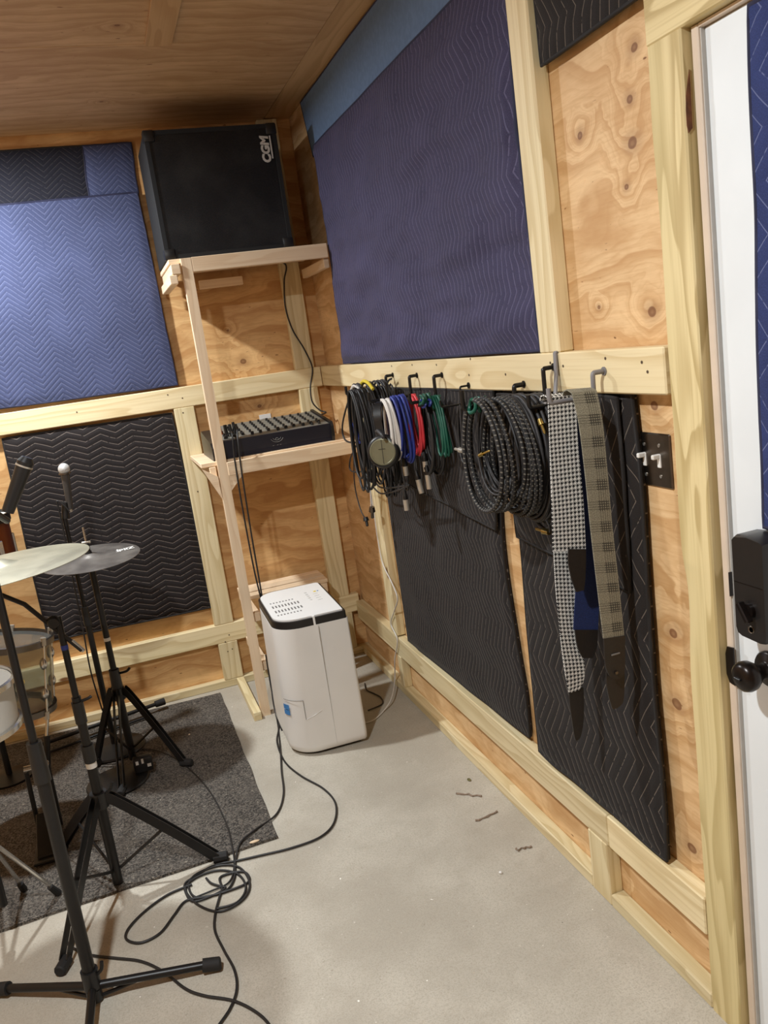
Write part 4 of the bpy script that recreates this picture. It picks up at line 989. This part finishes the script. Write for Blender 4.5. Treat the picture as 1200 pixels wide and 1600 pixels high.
# ------------------------------------------------------------------ rug
rg = MB(); g = 60
P0_ = [(-.757, -.098), (-.757, -1.400), (-2.5, -1.47), (-2.5, -.06)]
poly = []
for i in range(4):
    a, b = P0_[i], P0_[(i+1) % 4]
    for k in range(30):
        t = k/30; w = .004*noise.noise(V(i*7.3, t*9, 0))
        poly.append((a[0]+(b[0]-a[0])*t+w, a[1]+(b[1]-a[1])*t+w))
rg.prism(poly[::-1], .0005, .009); tag(rg.obj('rug', 'rug', smooth=0), 'dark grey speckled carpet mat under the drum stands', 'rug')
RZ = .009

# ------------------------------------------------------------------ stands
def tripod_legs(root, c, hub_z, feet, rw=.010, flat=True, brace_z=None, rub=.013, foot_z=RZ, mat='black_metal', kink=True):
    for f in feet:
        f = Vector(f); d = (f-V(c[0], c[1], f.z)); d.z = 0; dn = d.normalized(); sd = dn.cross(V(0, 0, 1))
        top = V(c[0], c[1], hub_z)+dn*.018
        if kink: pts = [top, top+dn*.02+V(0, 0, -.002), V(c[0], c[1], 0)+d*.55+V(0, 0, (hub_z-f.z)*.50+f.z), f+V(0, 0, .016)-dn*.03]
        else: pts = [top, f+V(0, 0, .014)-dn*.03]
        if flat:
            for s_ in (-1, 1):
                lg = MB().ribbon([p+sd*.0095*s_ for p in catmull(pts, 4)], [V(0, 0, 1).cross(sd).normalized()*0+(dn*.3+V(0, 0, 1)).normalized()*rw]*(4*(len(pts)-1)+1), .003)
                lg.obj('leg', mat, root)
        else: MB().tube(catmull(pts, 4), rw, 10).obj('leg', mat, root)
        if brace_z is not None:
            m_ = V(c[0], c[1], 0)+d*.48; m_.z = (hub_z-f.z)*.53+f.z
            MB().box(-.001, .001, -.001, .001, 0, 1)
            MB().tube([V(c[0], c[1], brace_z)+dn*.016, m_], .005, 6).obj('brace', mat, root)
        e0 = f+V(0, 0, .017)-dn*.045; e1 = f+V(0, 0, rub*.95)
        MB().tube([e0, e0*.6+e1*.4, e1-dn*.004, e1], lambda t: rub*(1 if t < .9 else .8), 10).obj('rubber_foot', 'rubber', root)

# cymbal stand near the back wall (dark cymbal)
s1 = empty('cymbal_stand', (-1.165, -.64, RZ)); tag(s1, 'black double-braced tripod cymbal stand near the back wall', 'cymbal stand', 'cymbal stands')
c1 = (-1.165, -.64)
pt = lambda z: V(c1[0], c1[1], z)
MB().cyl(pt(.05), pt(.40), .0145, n=16).obj('lower_tube', 'black_metal', s1)
MB().cyl(pt(.36), pt(.83), .0115, n=16).obj('upper_tube', 'black_metal', s1)
MB().cyl(pt(.34), pt(.42), .021, .019, 16).obj('collar', 'black_plastic', s1)
MB().cyl(pt(.535), pt(.548), .0122, n=16).obj('memory_band', 'white_plastic', s1)
MB().cyl(pt(.30), pt(.345), .024, n=16).obj('hub', 'black_plastic', s1)
MB().cyl(pt(.83), pt(.975), .0035, n=8).obj('rod', 'chrome', s1)
MB().cyl(pt(.868), pt(.885), .014, .012, 12).cyl(pt(.885), pt(.915), .009, .011, 10).obj('felt', 'rubber', s1)
MB().box(c1[0]-.016, c1[0]+.016, c1[1]-.004, c1[1]+.004, .912, .922, .002).obj('wing_nut', 'nickel', s1)
MB().tube(catmull([pt(.40)+V(.018, 0, 0), pt(.405)+V(.045, -.01, 0), pt(.412)+V(.058, -.012, .004)], 4), .005, 8).obj('wing_bolt', 'black_metal', s1)
tripod_legs(s1, c1, .325, [(-.955, -.755, RZ), (-1.33, -.51, RZ), (-1.225, -.85, RZ)], .015, True, .10, .015)
def cymbal(loc, r, tiltx, tilty, mat, label, hole=.006, bell=.22, bow=.10):
    prof = []
    rb = r*bell
    for i in range(26):
        q = hole+(r-hole)*i/25
        z = -bow*r*(q/r)**1.6
        if q < rb: z += .30*rb*math.cos(q/rb*math.pi/2)
        prof.append((q, z))
    prof2 = prof+[(r, prof[-1][1]-.0012)]+[(q, z-.0014) for q, z in prof[::-1]]
    o = MB().lathe(prof2, 72).obj('cymbal', mat, loc=loc, rot=Euler((tiltx, tilty, 0)), smooth=40)
    return tag(o, label, 'cymbal', 'cymbals')
cy1 = cymbal((c1[0]+.003, c1[1], .866), .178, R(4), R(1), 'cym_dark', 'smaller dark bronze cymbal with white lettering, tilted over the back stand', bow=.05)
t = text_mb('Zildjian', .036, .0012, .15, .0003)
t.xform(Matrix.Translation(V(.108, .012, -.0035)) @ Matrix.Rotation(R(196), 4, 'Z'))
lo = t.obj('lettering', 'white_plastic', cy1, local=True, smooth=0)

# boom cymbal stand (large pale cymbal)
Y2 = -1.385
c2 = (on('y', Y2, 152, 1235).x, Y2); s2 = empty('cymbal_stand', (c2[0], c2[1], RZ)); tag(s2, 'black boom cymbal stand with white tape in front of the pale cymbal', 'cymbal stand', 'cymbal stands')
pt = lambda z: V(c2[0], c2[1], z)
zp = lambda py: on('y', Y2, 30+.22*(py-800), py).z
MB().cyl(pt(.012), pt(zp(1180)), .0150, n=16).obj('lower_tube', 'black_metal', s2)
MB().cyl(pt(zp(1190)), pt(zp(1095)), .0130, n=16).obj('middle_tube', 'black_metal', s2)
MB().cyl(pt(zp(1110)), pt(zp(968)), .0095, n=16).obj('upper_tube', 'black_metal', s2)
MB().cyl(pt(zp(1135)), pt(zp(1102)), .0165, n=16).obj('collar', 'black_plastic', s2)
MB().cyl(pt(zp(1196)), pt(zp(1170)), .0180, n=16).obj('collar', 'black_plastic', s2)
MB().cyl(pt(zp(1205)), pt(zp(1197)), .0156, n=16).obj('tape', 'white_plastic', s2)
MB().cyl(pt(zp(1020)), pt(zp(1013)), .0102, n=16).obj('tape', 'blue_tape', s2)
HZ = zp(1258)
MB().cyl(pt(HZ-.02), pt(HZ+.028), .025, n=16).obj('hub', 'black_plastic', s2)
MB().tube(catmull([pt(zp(1102))+V(.012, -.006, 0), pt(zp(1099))+V(.032, -.012, 0), pt(zp(1097))+V(.042, -.012, 0)], 4), .0045, 8).obj('wing_bolt', 'black_metal', s2)
MB().tube(catmull([pt(HZ+.02)+V(.02, -.01, 0), pt(HZ+.035)+V(.038, -.016, 0), pt(HZ+.055)+V(.046, -.018, 0)], 4), .0045, 8).obj('wing_bolt', 'black_metal', s2)
tl = on('y', Y2, 84, 972)
MB().sphere(tl, .020, 14, 8, (1, .8, 1)).cyl(tl+V(0, -.018, 0), tl+V(0, .018, 0), .014, n=14).obj('tilter', 'black_plastic', s2)
MB().tube([on('y', Y2, -60, 905), on('y', Y2, 38, 944), on('y', Y2, 128, 1016)], .0066, 10).obj('boom_arm', 'black_metal', s2)
MB().cyl(on('y', Y2, 112, 1001), on('y', Y2, 131, 1017), .006, n=10).obj('boom_tip', 'chrome', s2)
tripod_legs(s2, c2, HZ, [(-.918, -1.430, .0), (-1.402, -1.715, .0), (-1.43, -1.07, RZ)], .0155, True, .06, .016)
cp = on('y', Y2, -8, 884)
MB().cyl(on('y', Y2, -60, 905)+V(0, 0, -.01), cp+V(-.012, 0, -.02), .006, n=8).cyl(cp+V(-.004, 0, -.03), cp+V(0, 0, .05), .004, n=8).obj('rod', 'chrome', s2)
cy2 = cymbal(cp, on('y', Y2, 140, 858).x-cp.x, R(-1), R(-2.5), 'cym_bronze', 'larger pale bronze cymbal overlapping the dark one at the left edge', bow=.05)

# round-base microphone stand with silver microphone
ms = empty('microphone_stand', (-1.205, -.415, RZ)); tag(ms, 'black straight microphone stand holding the silver-headed microphone', 'microphone stand', 'microphone stands')
c3 = (on('y', -.415, 122, 905).x, -.415); pt = lambda z: V(c3[0], c3[1], z)
MB().lathe([(.118, 0), (.122, .006), (.118, .013), (.06, .022), (.02, .028), (0, .028)], 40, Matrix.Translation(pt(RZ))).obj('base', 'black_metal', ms)
MB().cyl(pt(.03), pt(.58), .0120, n=14).obj('lower_tube', 'black_metal', ms)
MB().cyl(pt(.56), pt(.955), .0080, n=14).obj('upper_tube', 'black_metal', ms)
MB().cyl(pt(.55), pt(.625), .0155, .0135, 14).obj('clutch', 'black_plastic', ms)
MB().cyl(pt(.955), pt(.985), .0095, n=12).cyl(pt(.985)+V(.004, 0, 0), pt(1.035)+V(.014, 0, .012), .015, .013, 14).obj('clip', 'black_plastic', ms)
mp = on('y', -.415, 102, 757)
mh = on('y', -.415, 100, 733)
mc = empty('microphone', on('y', -.415, 108, 790)); tag(mc, 'vocal microphone with silver ball grille clipped on the back stand', 'microphone')
M['mic_silver'] = plain('microphone mesh', srgb(206, 204, 200), .5, .25, var=.12, vscale=400, bump=.3)
M['mic_grey'] = plain('microphone body', srgb(70, 67, 65), .4, .2)
MB().sphere(mh, .0220, 18, 12, (1, 1, 1.05)).obj('ball_grille', 'mic_silver', mc, smooth=60)
MB().cyl(mh+V(0, 0, -.013), mh+V(0, 0, -.019), .0225, n=18).obj('ring', 'steel', mc)
MB().cyl(mh+V(0, 0, -.018), on('y', -.415, 110, 795), .0165, .0108, 16).obj('handle', 'mic_grey', mc)
MB().cyl(on('y', -.415, 107, 778), on('y', -.415, 111, 800), .0075, .006, 12).obj('connector', 'nickel', mc)
lead = catmull([on('y', -.43, *p) for p in ((109, 800), (100, 790), (89, 783), (93, 800), (103, 850), (117, 920), (130, 985), (142, 1050), (160, 1110))], 8)
cable('black lead running down from the silver-headed microphone', lead, .0032, 'cable', group='microphone leads', name='microphone_lead')
# white labelled box parts at the stand base
pb = empty('foot_pedal', (-1.13, -.70, RZ)); tag(pb, 'small dark pedal with white printed labels on a round plate under the stand', 'pedal')
MB().lathe([(.112, 0), (.116, .006), (.112, .012), (.06, .018), (0, .020)], 40, Matrix.Translation(V(-1.23, -.72, RZ))).obj('round_plate', 'black_metal', pb)
MB().box(-1.165, -1.095, -.735, -.695, RZ+.018, RZ+.075, .006).obj('case', 'black_plastic', pb)
for (x, z, w, hh) in ((-1.150, .07, .010, .014), (-1.130, .073, .008, .018), (-1.108, .052, .014, .012)): MB().box(x-w/2, x+w/2, -.7365, -.7345, z-hh/2, z+hh/2).obj('print', 'white_plastic', pb)

# folded tube lying along the back wall
ft = empty('floor_tube', (-1.25, -.14, RZ)); tag(ft, 'black metal tube with rubber end lying on the mat along the back wall', 'tube')
a, b = on('z', .045, 60, 1165), on('z', .045, 253, 1097)
MB().cyl(a, b, .0085, n=12).obj('tube', 'black_metal', ft)
MB().cyl(b-(b-a).normalized()*.03, b+(b-a).normalized()*.012, .015, .016, 12).obj('rubber_end', 'rubber', ft)
a2, b2 = on('z', .02, 70, 1178), on('z', .02, 235, 1118)
MB().cyl(a2, b2, .006, n=10).obj('inner_tube', 'black_metal', ft)

# foreground boom microphone stand
s3 = empty('microphone_stand', (-1.312, -1.85, 0)); tag(s3, 'black boom microphone stand in the foreground with flat tripod legs', 'microphone stand', 'microphone stands')
c4_ = (-1.312, -1.85); pt = lambda z: V(c4_[0], c4_[1], z)
MB().cyl(pt(.02), pt(.66), .0155, n=16).obj('lower_tube', 'black_metal', s3)
MB().cyl(pt(.64), pt(1.22), .0095, n=16).obj('upper_tube', 'black_metal', s3)
MB().cyl(pt(.60), pt(.70), .0195, .017, 16).obj('clutch', 'black_plastic', s3)
MB().cyl(pt(.040), pt(.090), .021, n=16).obj('hub', 'black_plastic', s3)
MB().cyl(pt(.006), pt(.036), .019, n=16).obj('lower_hub', 'black_plastic', s3)
MB().tube(catmull([pt(.075)+V(.015, -.008, 0), pt(.09)+V(.03, -.014, 0), pt(.11)+V(.034, -.014, 0)], 4), .0045, 8).obj('wing_bolt', 'black_metal', s3)
for f in ((-1.005, -1.895, .018), (-1.56, -1.70, .018), (-1.335, -2.15, .018)):
    f = Vector(f); d = f-pt(.02); d.z = 0; dn = d.normalized()
    MB().tube([pt(.042)+dn*.015, f-dn*.02+V(0, 0, .004)], .0105, 12).obj('leg', 'black_metal', s3)
    MB().tube([pt(.012)+dn*.015, pt(.036)*.65+f*.35], .005, 8).obj('brace', 'black_metal', s3)
    MB().tube([f-dn*.045+V(0, 0, .006), f-dn*.004, f], lambda t: .0165 if t < .9 else .0135, 12).obj('rubber_foot', 'rubber', s3)
mh = on('y', -1.72, 40, 722); mt_ = on('y', -1.72, 12, 800)
MB().tube(catmull([pt(1.22), pt(1.25)+V(.01, .02, 0), mt_+V(-.005, 0, -.02)], 4), .008, 10).obj('gooseneck', 'black_metal', s3)
m2 = empty('microphone', mt_); tag(m2, 'all-black microphone with a silver ring at the left edge', 'microphone')
MB().cyl(mt_, mh, .014, .019, 16).obj('handle', 'black_plastic', m2)
d = (mh-mt_).normalized()
MB().cyl(mh-d*.012, mh-d*.008, .0198, n=16).obj('ring', 'nickel', m2)
MB().cyl(mh, mh+d*.012, .019, .012, 16).obj('head', 'black_plastic', m2)

# ------------------------------------------------------------------ drums
tm = empty('tom_drum', (-1.50, -.86, .42)); tag(tm, 'clear acrylic tom drum with chrome lugs between the stands', 'drum')
tmat = Matrix.Translation(V(-1.497, -.88, .57)) @ Matrix.Rotation(R(9), 4, 'Y') @ Matrix.Rotation(R(-4), 4, 'X')
r_ = .152; hh = .115
MB().lathe([(r_, -hh), (r_, hh), (r_-.004, hh), (r_-.004, -hh), (r_, -hh)], 40, tmat).obj('shell', 'acrylic', tm, smooth=50)
for z in (-hh, hh):
    MB().lathe([(r_+.003, z-.012), (r_+.010, z-.010), (r_+.010, z+.010), (r_+.003, z+.012), (r_+.003, z-.012)], 40, tmat).obj('hoop', 'steel', tm, smooth=50)
    MB().lathe([(r_+.004, z), (r_+.004, z+.0008), (0, z+.0008)], 36, tmat).obj('drum_head', 'acrylic', tm)
for i in range(6):
    a = R(-35+60*i); lx, ly = (r_+.008)*math.cos(a), (r_+.008)*math.sin(a)
    for z in (-.05, .05): lo_ = MB().sphere((lx, ly, z), .016, 10, 7, (.8, .8, 1.3)).xform(tmat).obj('lug', 'chrome', tm)
    MB().cyl((lx+.004*math.cos(a), ly+.004*math.sin(a), -hh-.012), (lx+.004*math.cos(a), ly+.004*math.sin(a), hh+.012), .0035, n=8).xform(tmat).obj('tension_rod', 'chrome', lo_)
    MB().cyl((lx+.002, ly, hh-.004), (lx+.002, ly, hh+.022), .009, n=10).cyl((lx+.002, ly, -hh-.022), (lx+.002, ly, -hh+.004), .009, n=10).xform(tmat).obj('claw', 'nickel', lo_)
MB().cyl((r_*math.cos(R(-66)), r_*math.sin(R(-66)), 0.01), (1.08*r_*math.cos(R(-66)), 1.08*r_*math.sin(R(-66)), .01), .011, n=14).xform(tmat).obj('vent_badge', 'brass', tm)
# holder below the tom
MB().cyl(V(-1.385, -.80, .445), V(-1.42, -.82, .30), .006, n=8).obj('mount_rod', 'chrome', tm)
MB().cyl(V(-1.375, -.80, .452), V(-1.405, -.81, .425), .012, n=10).obj('mount_clamp', 'black_plastic', tm)
MB().cyl(V(-1.42, -.82, .30), V(-1.47, -.86, RZ), .011, n=12).obj('mount_post', 'black_metal', tm)
sn = empty('snare_drum', (-1.60, -1.45, .55)); tag(sn, 'snare drum with chrome hoop cut off by the left edge', 'drum')
smt = Matrix.Translation(V(-1.535, -1.50, .70)) @ Matrix.Rotation(R(3), 4, 'Y')
r_ = .152
MB().lathe([(r_, -.06), (r_, .06), (r_-.004, .06), (r_-.004, -.06), (r_, -.06)], 40, smt).obj('shell', 'head', sn, smooth=50)
for z in (-.06, .06): MB().lathe([(r_+.002, z-.009), (r_+.010, z-.007), (r_+.010, z+.007), (r_+.002, z+.009), (r_+.002, z-.009)], 40, smt).obj('hoop', 'chrome', sn, smooth=50)
MB().lathe([(r_, .058), (0, .0585)], 36, smt).obj('drum_head', 'head', sn); MB().lathe([(r_, -.058), (0, -.0585)], 36, smt).obj('drum_head', 'head', sn)
ss = empty('snare_stand', (-1.535, -1.5, RZ)); tag(ss, 'low snare stand with chrome leg rod and rubber tips at the left edge', 'drum stand')
MB().cyl(V(-1.535, -1.50, .12), V(-1.535, -1.50, .62), .012, n=14).obj('tube', 'black_metal', ss)
MB().cyl(V(-1.535, -1.50, .58), V(-1.535, -1.50, .632), .028, .05, 14).obj('basket', 'black_metal', ss)
MB().cyl(V(-1.535, -1.50, .30), V(-1.535, -1.50, .36), .025, n=14).obj('hub', 'black_plastic', ss)
for f in (on('z', RZ, 92, 1398), on('z', RZ, 38, 1392), V(-1.78, -1.62, RZ), V(-1.60, -1.22, RZ)):
    MB().tube([V(-1.535, -1.50, .33), f+V(0, 0, .012)], .006, 8).obj('leg', 'chrome', ss)
    dd = (V(-1.535, -1.50, .33)-f).normalized(); MB().cyl(f+V(0, 0, .006), f+dd*.05+V(0, 0, .004), .011, .009, 10).obj('rubber_foot', 'rubber', ss)
# hi-hat pedal lying by the left edge
pd = empty('hi_hat_pedal', (-1.45, -.98, RZ)); tag(pd, 'dark hi-hat pedal stand between the tom drum and boom stand', 'pedal')
MB().box(-1.50, -1.42, -1.16, -.94, RZ+.004, RZ+.014, .003).obj('base_plate', 'black_metal', pd)
fb = MB().box(-.030, .030, -.09, .09, -.004, .004, .003); fb.xform(Matrix.Translation(V(-1.46, -1.05, .06)) @ Matrix.Rotation(R(22), 4, 'X')); fb.obj('footboard', 'black_metal', pd)
for x in (-1.495, -1.425): MB().cyl(V(x, -.94, RZ+.01), V(x, -.92, .24), .008, n=10).obj('frame_post', 'black_metal', pd)
MB().cyl(V(-1.50, -.92, .24), V(-1.42, -.92, .24), .012, n=12).obj('axle', 'chrome', pd)
at_ = empty('rack_tom', (on('y', -.42, 23, 800).x-.186, -.42, RZ)); tag(at_, 'amber brown tom drum with black hoop behind the pale cymbal, at the left edge', 'drum')
ac = WL[at_.name]; zt2 = on('y', -.42, 23, 797).z; r_ = .158
tm2 = Matrix.Translation(V(ac.x, ac.y, 0))
MB().lathe([(r_, zt2-.24), (r_, zt2-.012), (r_-.006, zt2-.012), (r_-.006, zt2-.24), (r_, zt2-.24)], 40, tm2).obj('shell', 'amber', at_, smooth=50)
for z in (zt2-.25, zt2-.03): MB().lathe([(r_+.002, z), (r_+.010, z), (r_+.010, z+.03), (r_+.002, z+.03), (r_+.002, z)], 40, tm2).obj('hoop', 'black_metal', at_, smooth=50)
MB().lathe([(r_+.001, zt2-.010), (0, zt2-.009)], 36, tm2).obj('drum_head', 'head', at_)
for i in range(6):
    a = R(20+60*i); MB().box(-.006, .010, -.010, .010, zt2-.17, zt2-.09, .003).xform(Matrix.Translation(V(ac.x, ac.y, 0)) @ Matrix.Rotation(a, 4, 'Z') @ Matrix.Translation(V(r_, 0, 0))).obj('lug', 'chrome', at_)
MB().cyl(V(ac.x-.05, ac.y, RZ), V(ac.x-.05, ac.y, zt2-.20), .012, n=12).obj('mount_post', 'black_metal', at_)
MB().lathe([(.09, 0), (.09, .008), (.02, .02), (0, .02)], 28, Matrix.Translation(V(ac.x-.05, ac.y, RZ))).obj('mount_base', 'black_metal', at_)
# ------------------------------------------------------------------ floor cables
def fcable(label, px, r=.0034, z=.0045, k=8, mat='cable', extra=None):
    pts = [on('z', z+r*.2, *p) for p in px]
    for p in pts:
        if p.x < -.75 and p.y > -1.40: p.z += RZ
    if extra: pts = extra+pts
    return cable(label, pts, r, mat, group='cables on the floor', name='floor_cable', k=k)
e1_ = [V(-.555, -.36, 1.19), V(-.545, -.40, 1.205), on('y', -.475, 363, 680), on('y', -.478, 367, 720), on('y', -.476, 380, 800), on('y', -.475, 397, 890), on('y', -.474, 411, 950), on('y', -.472, 418, 1000), on('y', -.475, 426, 1090)]
fcable('long black cable from the mixer down to the coil on the floor', [(434, 1130), (438, 1170), (440, 1205), (443, 1240), (432, 1272), (400, 1300), (377, 1320), (368, 1345), (366, 1372), (352, 1392), (315, 1402), (300, 1398), (295, 1380), (310, 1364), (345, 1352), (375, 1356), (390, 1380), (380, 1405), (345, 1424), (310, 1414), (290, 1390), (305, 1372), (340, 1360), (372, 1366), (384, 1388), (370, 1410), (338, 1420)], extra=e1_)
e2_ = [V(-.535, -.36, 1.20), V(-.52, -.42, 1.235), on('y', -.478, 372, 690), on('y', -.480, 378, 740), on('y', -.478, 392, 830), on('y', -.477, 404, 900), on('y', -.476, 414, 960), on('y', -.474, 424, 1020), on('y', -.478, 438, 1090)]
fcable('second black mixer cable swinging wide across the concrete', [(436, 1135), (433, 1160), (445, 1190), (470, 1212), (505, 1232), (524, 1255), (522, 1285), (500, 1308), (455, 1325), (405, 1337), (370, 1345), (335, 1352), (300, 1372), (288, 1385), (300, 1408), (330, 1400), (352, 1388), (345, 1385), (330, 1380), (322, 1372)], extra=e2_)
fcable('thin black lead crossing the mat to the floor coil', [(222, 1173), (250, 1177), (285, 1195), (325, 1235), (352, 1285), (362, 1320), (366, 1350), (358, 1378), (330, 1392), (300, 1404)], r=.0026)
fcable('black cable looping left of the coil and trailing to the front', [(300, 1382), (262, 1398), (225, 1425), (200, 1452), (198, 1468), (220, 1473), (250, 1458), (272, 1430), (290, 1408), (318, 1402), (350, 1394), (388, 1378), (380, 1362), (345, 1370), (347, 1388), (342, 1405), (336, 1430), (336, 1455), (350, 1485), (366, 1515), (370, 1545), (360, 1575), (340, 1605), (320, 1640)], r=.0036)
fcable('black cable passing under the foreground tripod leg', [(100, 1465), (112, 1480), (140, 1492), (180, 1497), (220, 1502), (255, 1518), (290, 1545), (320, 1556), (362, 1563), (395, 1578), (420, 1600), (440, 1640)], r=.0036)
# speaker lead in the corner
cable('black speaker lead hanging down the corner stud to the mixer', [V(-.24, -.052, 1.90), on('y', -.048, 445, 412), on('y', -.048, 444, 440), on('y', -.048, 446, 480), on('y', -.046, 457, 515), on('y', -.046, 475, 545), on('y', -.046, 488, 575), on('y', -.048, 485, 605), on('y', -.052, 488, 628), on('y', -.06, 500, 641), on('y', -.09, 509, 645), V(-.15, -.16, 1.19)], .0036, 'cable', group='cables behind the shelf', name='speaker_lead', k=8)
# white mains cord of the dehumidifier
cable('white mains cord from the hook rail down to the dehumidifier', [on('x', -.06, 574, 745), on('x', -.05, 583, 790), on('x', -.045, 590, 840), on('x', -.045, 598, 880), on('x', -.045, 612, 910), on('x', -.045, 621, 935), on('x', -.045, 616, 955), on('x', -.044, 611, 975), on('x', -.044, 621, 1000), on('x', -.046, 617, 1030), on('x', -.052, 617, 1060), on('z', .03, 612, 1090), on('z', .007, 600, 1110), on('z', .006, 585, 1124), on('z', .006, 570, 1129), V(-.30, -.78, .03), V(-.31, -.75, .06)], .0027, 'cable_white', group='cables behind the shelf', name='power_cord', k=8)
cable('thin grey lead on the floor behind the dehumidifier', [on('z', .005, *p) for p in ((570, 1068), (573, 1078), (585, 1084), (595, 1090), (597, 1100), (575, 1110))], .003, 'cable', group='cables behind the shelf', name='floor_lead', k=6)
fcable('black lead dropping beside the dehumidifier to the floor', [(440, 1140), (444, 1128), (452, 1118)], r=.003, extra=[V(-.575, -.50, .28), V(-.58, -.53, .12)])

# ------------------------------------------------------------------ debris
def lump(label, cat, loc, size, mat, seed):
    mb = MB().sphere((0, 0, size[2]), 1, 9, 6, size)
    mb.v = [v+V(*(noise.noise(v*60+V(seed, k*3, 0))*min(size)*.7 for k in range(3))) for v in mb.v]
    return tag(mb.obj('debris', mat, loc=loc), label, cat, 'debris on the concrete')
p = on('z', 0, 783, 1365); lump('small white pebble on the concrete near the right wall', 'pebble', (p.x, p.y, -.001), (.006, .005, .004), 'white_plastic', 1)
p = on('z', 0, 733, 1219); lump('olive leaf scrap on the concrete close to the right wall', 'leaf', (p.x, p.y, 0), (.006, .012, .002), 'leafgreen', 2)
for i, (a, b, lab) in enumerate((((742, 1283), (778, 1268), 'brown bark sliver with pale fibres lying on the concrete'), ((715, 1240), (750, 1243), 'crumbled brown bark line on the concrete nearest the corner'), ((806, 1328), (830, 1322), 'thin dark twig on the concrete beside the sole plate'))):
    A_, B_ = on('z', .003, *a), on('z', .003, *b); g = random.Random(i)
    pts = [A_.lerp(B_, t/6)+V(g.uniform(-.004, .004), g.uniform(-.006, .006), 0) for t in range(7)]
    tag(MB().tube(pts, lambda t: .0028*(.4+abs(math.sin(t*7+1))), 6).obj('debris', 'bark'), lab, 'debris', 'debris on the concrete')
for i, (px_, lab) in enumerate((((398, 1316), 'pale wood chip on the corner of the dark mat'),)):
    p = on('z', RZ, *px_); lump(lab, 'wood chip', (p.x, p.y, RZ), (.016, .006, .003), 'pine', 9+i)
p = on('z', RZ, 296, 1148); lump('tiny tan crumb on the dark mat', 'debris', (p.x, p.y, RZ-.001), (.004, .004, .003), 'pine', 14)
tg = empty('wood_scrap', (-.56, -.3, .228)); tag(tg, 'splintered white wood scrap on the low rail behind the dehumidifier', 'wood scrap')
MB().add([V(-.590, -.40, .2285), V(-.560, -.41, .2285), V(-.565, -.33, .2285), V(-.585, -.40, .25), V(-.562, -.405, .245)], [(0, 1, 2), (0, 3, 4, 1), (1, 4, 2), (0, 2, 3), (2, 4, 3)]).obj('scrap', 'pine', tg)

# ------------------------------------------------------------------ lamps (both outside the picture)
def disc_lamp(c, strength, label):
    L = empty('ceiling_lamp', (c.x, c.y, c.z)); tag(L, label, 'lamp', 'ceiling lamps')
    MB().lathe([(.062, 0), (.075, .004), (.078, .012), (.070, CEIL-c.z), (.0, CEIL-c.z)], 36, Matrix.Translation(V(c.x, c.y, c.z))).obj('housing', 'white_plastic', L)
    MB().lathe([(.045, -.001), (0, -.0015)], 36, Matrix.Translation(V(c.x, c.y, c.z)), cap0=False).obj('diffuser', emit('lamp glow', strength), L, smooth=0)
disc_lamp(LAMP_A, LAMP_A_STRENGTH, 'round white ceiling lamp above the drum stands')
disc_lamp(LAMP_B, LAMP_B_STRENGTH, 'round white ceiling lamp in the middle of the room')
